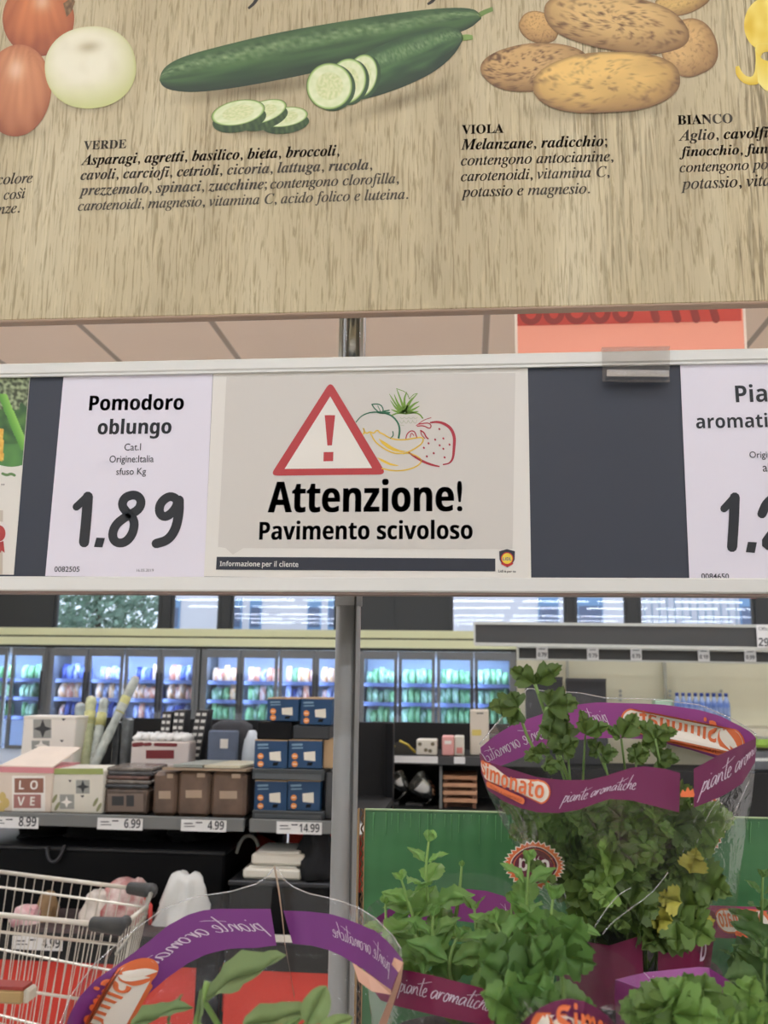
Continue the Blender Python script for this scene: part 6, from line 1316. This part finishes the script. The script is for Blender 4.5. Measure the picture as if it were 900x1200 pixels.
fld = MB(); fld.grid([[P(x, y, .545) for x, y in ((413,1128),(430,1140),(458,1160))], [P(x, y, .54) for x, y in ((420,1150),(436,1162),(459,1166))]]); fld.build('fold_print', mat('fold_peach', (206,160,136), .45), r)
edge_ = MB(); edge_.grid([[P(x, y, .53) for x, y in ((462,1122),(473,1128),(470,1150),(460,1180),(452,1204))], [P(x, y, .525) for x, y in ((459,1130),(467,1140),(460,1160),(450,1185),(442,1204))]]); edge_.build('fold_print', mat('fold_peach', (206,160,136), .45), r)
b_ = MB(); b_.tube([(zs0.x, .515, zB_+.001), (zs0.x, .515, zB_+.06)], [.046, .054], 24); b_.build('pot', mat('pot_black', (60,44,40), .6), r, True)
sgm = leaf_mat('sage_leaf', (128,150,96), .22, .8); lf = MB(); sm_ = MB(); rnd = random.Random(5)
sb = Vector((zs0.x, .515, zB_+.06))
for (bx, by), (tx, ty), Y0, Y1, wd_, nr, ti in (((238,1172),(327,1112),.51,.50,.78,(-.3,-.6,.8),.92), ((283,1204),(366,1180),.46,.45,.62,(0,-.7,.7),1.0), ((360,1200),(382,1156),.45,.45,1.45,(.2,-1,.2),1.12), ((372,1212),(412,1192),.44,.44,1.0,(.3,-.8,.5),1.1), ((196,1200),(213,1164),.5,.5,.85,(-.8,-.5,.3),.8), ((150,1206),(216,1172),.5,.49,.55,(-.2,-.6,.8),.9), ((232,1200),(236,1160),.5,.5,.45,(.4,-.8,.2),.95), ((325,1215),(352,1192),.44,.44,.7,(0,-.8,.4),.85)):
    a = P(bx, by, Y0); d = P(tx, ty, Y1)-a; add_leaf(lf, 'sage', a, d, nr, d.length, ti, .4, .22, wd_, 1.16, rnd); sm_.tube(curve(sb+Vector((rnd.uniform(-.02,.02), rnd.uniform(-.02,.02), 0)), a, (0,0,.01)), .0016, 6, col=(.95,1,.9,1))
sm_.tube(curve(P(225, 1215, .5), P(243, 1150, .505), (0,0,0)), .0018, 6, col=(1,1,.95,1))
lf.build('foliage', sgm, r, True); sm_.build('stem', stemm, r, True)

# ================= low pot in the middle with the logo band
fF = circ(.52, .07, 662, 66, -1)
Lc = Piece(deep([(606,1204),(618,1192),(634,1180),(650,1173),(666,1170),(684,1173),(702,1182),(716,1194),(724,1204)], fF), deep([(606,1262),(618,1256),(634,1250),(650,1246),(666,1244),(684,1246),(702,1252),(716,1258),(724,1262)], fF))
zc_ = P(662, 1300, .53)
r = thing('potted_coriander', 'low leafy herb pot with white logo oval, at the bottom centre', 'potted herb', (zc_.x, .53, zB_))
b_ = MB(); Lc.mesh(b_); b_.build('printed_band', purple, r, True); logo(Lc, r, .2, .98, .1, .95, .0006*outw(Lc))
cen = Vector((zc_.x, .53, 0)); lpc = [Vector((cen.x+.04*math.cos(2*math.pi*i/40), .53+.06*math.sin(2*math.pi*i/40), P(662, 1180, .47).z)) for i in range(40)]
fm = MB(); potc2 = [Vector((cen.x+.034*math.cos(2*math.pi*i/40), .53+.04*math.sin(2*math.pi*i/40), zB_+.001)) for i in range(40)]; fm.grid([lpc, potc2], closed=True); fm.build('clear_sleeve', film, r, True)
b_ = MB(); b_.tube([(cen.x, .53, zB_+.001), (cen.x, .53, zB_+.05)], [.028, .031], 20); b_.build('pot', mat('pot_black', (60,44,40), .6), r, True)
lf = MB(); sm_ = MB(); rnd = random.Random(77); cl_ = leaf_mat('coriander_leaf', (98,136,66), .35)
for (jx, jy), (tx, ty), Y, sz, ti in (((622,1168),(590,1142),.50,.05,.8), ((612,1150),(578,1114),.51,.05,.72), ((622,1170),(606,1152),.5,.03,.95), ((612,1192),(598,1182),.49,.045,1.15), ((616,1186),(630,1160),.49,.038,1.1), ((640,1196),(662,1188),.48,.03,.95), ((646,1150),(640,1128),.51,.045,1.05), ((655,1120),(672,1092),.52,.042,.95), ((690,1196),(682,1186),.47,.022,.9)):
    a = P(jx, jy, Y); d = P(tx, ty, Y-.006)-a; parsley_leaf(lf, a, d, TOCAM+Vector((rnd.gauss(0,.2), 0, .4)), max(sz*.62, d.length*.95), ti, rnd); sm_.tube(curve((cen.x+rnd.uniform(-.02,.02), .53, zB_+.05), a, (0,0,.02)), .0012, 6, col=(1,1,1,1))
lf.build('foliage', cl_, r, True); sm_.build('stem', stemm, r, True)

# ================= square-rimmed pot at the lower right
Yq = .52
def fq(x): return .60-.06*max(0, (x-760)/150)**2 if x > 720 else .58
Q1 = Piece(deep([(721,1148),(745,1142),(760,1139),(790,1136),(819,1133),(831,1134)], lambda x: .60), deep([(736,1172),(748,1166),(763,1162),(790,1156),(819,1150),(834,1159)], lambda x: .595))
Q2 = Piece([P(831,1134,.60), P(865,1156,.57), P(900,1181,.54), P(925,1198,.52)], [P(834,1159,.595), P(856,1174,.575), P(878,1190,.55), P(905,1212,.53)])
Q3 = Piece([P(721,1148,.60), P(720,1168,.57), P(722,1190,.54), P(722,1206,.52)], [P(760,1162,.595), P(764,1178,.57), P(766,1192,.545), P(768,1210,.53)])
zq_ = P(830, 1300, .56)
r = thing('potted_herb', 'potted parsley in a purple square-rimmed sleeve at the lower right corner', 'potted herb', (zq_.x, .56, zB_))
for pc, m in ((Q1, purple_in), (Q2, purple_in), (Q3, mat('band_violet_dark', (110,32,88), .4))): b_ = MB(); pc.mesh(b_); b_.build('printed_band', m, r, True)
script(Q1, r, .42, .15, .5, .0006*outw(Q1), True, sx=.6, txt='iche'); script(Q2, r, .50, .3, .34, .0006*outw(Q2), True, sx=.8, txt='piante'); 
b_ = MB(); Q2.oval(b_, .62, .95, .1, .9, .0006*outw(Q2)); b_.build('logo_oval', bwhite, r, True)
cz = Vector((zq_.x, .56, 0)); corners = [P(721,1168,.60), P(831,1154,.60), P(915,1205,.525), P(722,1215,.51)]
lpq = [corners[i].lerp(corners[(i+1) % 4], k/10) for i in range(4) for k in range(10)]; potq = ring(Vector((zq_.x, .56, zB_+.001)), .045, lpq)
fm = MB(); fm.grid([lpq, potq], closed=True); fm.build('clear_sleeve', film, r, True); b_ = MB(); b_.tube([(cz.x, .56, zB_+.002), (cz.x, .56, zB_+.06)], [.036, .042], 20); b_.build('pot', mat('pot_black', (60,44,40), .6), r, True)
lf = MB(); sm_ = MB(); rnd = random.Random(9)
for i in range(40):
    x = rnd.uniform(768, 885); y = 1176+abs(x-800)*.22+rnd.uniform(0, 50); Y = rnd.uniform(.49, .57); p = P(x, y, Y); parsley_leaf(lf, p, Vector((rnd.gauss(0,.8), rnd.gauss(0,.5), rnd.uniform(-.1,1))), TOCAM+Vector((rnd.gauss(0,.5), 0, rnd.uniform(.2,1.2))), rnd.uniform(.018,.028), rnd.choice((.8,1.0,1.15,1.3)), rnd)
    if i % 3 == 0: sm_.tube(curve((cz.x+rnd.uniform(-.025,.025), .56, zB_+.06), p, (0,0,.01)), .001, 6, col=(1,1,1,1))
lf.build('foliage', leaf_mat('parsley_bright', (116,150,74), .35), r, True); sm_.build('stem', stemm, r, True)

# ================= mint at the right edge
Rm = Piece(deep([(826,1061),(850,1061.5),(875,1062.5),(900,1063),(950,1070)], lambda x: .80), deep([(838,1099),(850,1099.5),(875,1099.5),(900,1099),(950,1100)], lambda x: .795))
zr = P(905, 1200, .76)
r = thing('potted_mint', 'potted mint with mirrored white logo band at the right edge', 'potted herb', (zr.x, .755, zB_))
b_ = MB(); Rm.mesh(b_); b_.build('printed_band', mat('band_magenta', (150,44,92), .4), r, True)
logo(Rm, r, .06, .62, .02, .92, .0006*outw(Rm), True)
lpr = [Vector((zr.x+.07*math.cos(2*math.pi*i/40), .755+.045*math.sin(2*math.pi*i/40), P(905, 1099, .76).z)) for i in range(40)]; potr = [Vector((zr.x+.04*math.cos(2*math.pi*i/40), .755+.04*math.sin(2*math.pi*i/40), zB_+.001)) for i in range(40)]
fm = MB(); fm.grid([lpr, potr], closed=True); fm.build('clear_sleeve', film, r, True); b_ = MB(); b_.tube([(zr.x, .755, zB_+.002), (zr.x, .755, zB_+.06)], [.033, .038], 20); b_.build('pot', mat('pot_black', (60,44,40), .6), r, True)
lf = MB(); sm_ = MB(); rnd = random.Random(3)
for tip, base, Y0, Y1, big, n, ti in (((894,1026),(892,1150),.73,.72,.028,6,1.05), ((890,1104),(886,1160),.70,.69,.03,4,.95), ((858,1118),(864,1175),.70,.69,.026,3,.9), ((914,1060),(909,1150),.71,.7,.034,4,1.0), ((898,1110),(896,1170),.67,.66,.034,4,1.0)): shoot(lf, sm_, tip, base, Y0, Y1, big, n, ti, rnd, rnd.uniform(-.008, .008))
lf.build('foliage', leaf_mat('mint_leaf_deep', (98,132,72), .35), r, True); sm_.build('stem', stemm, r, True)
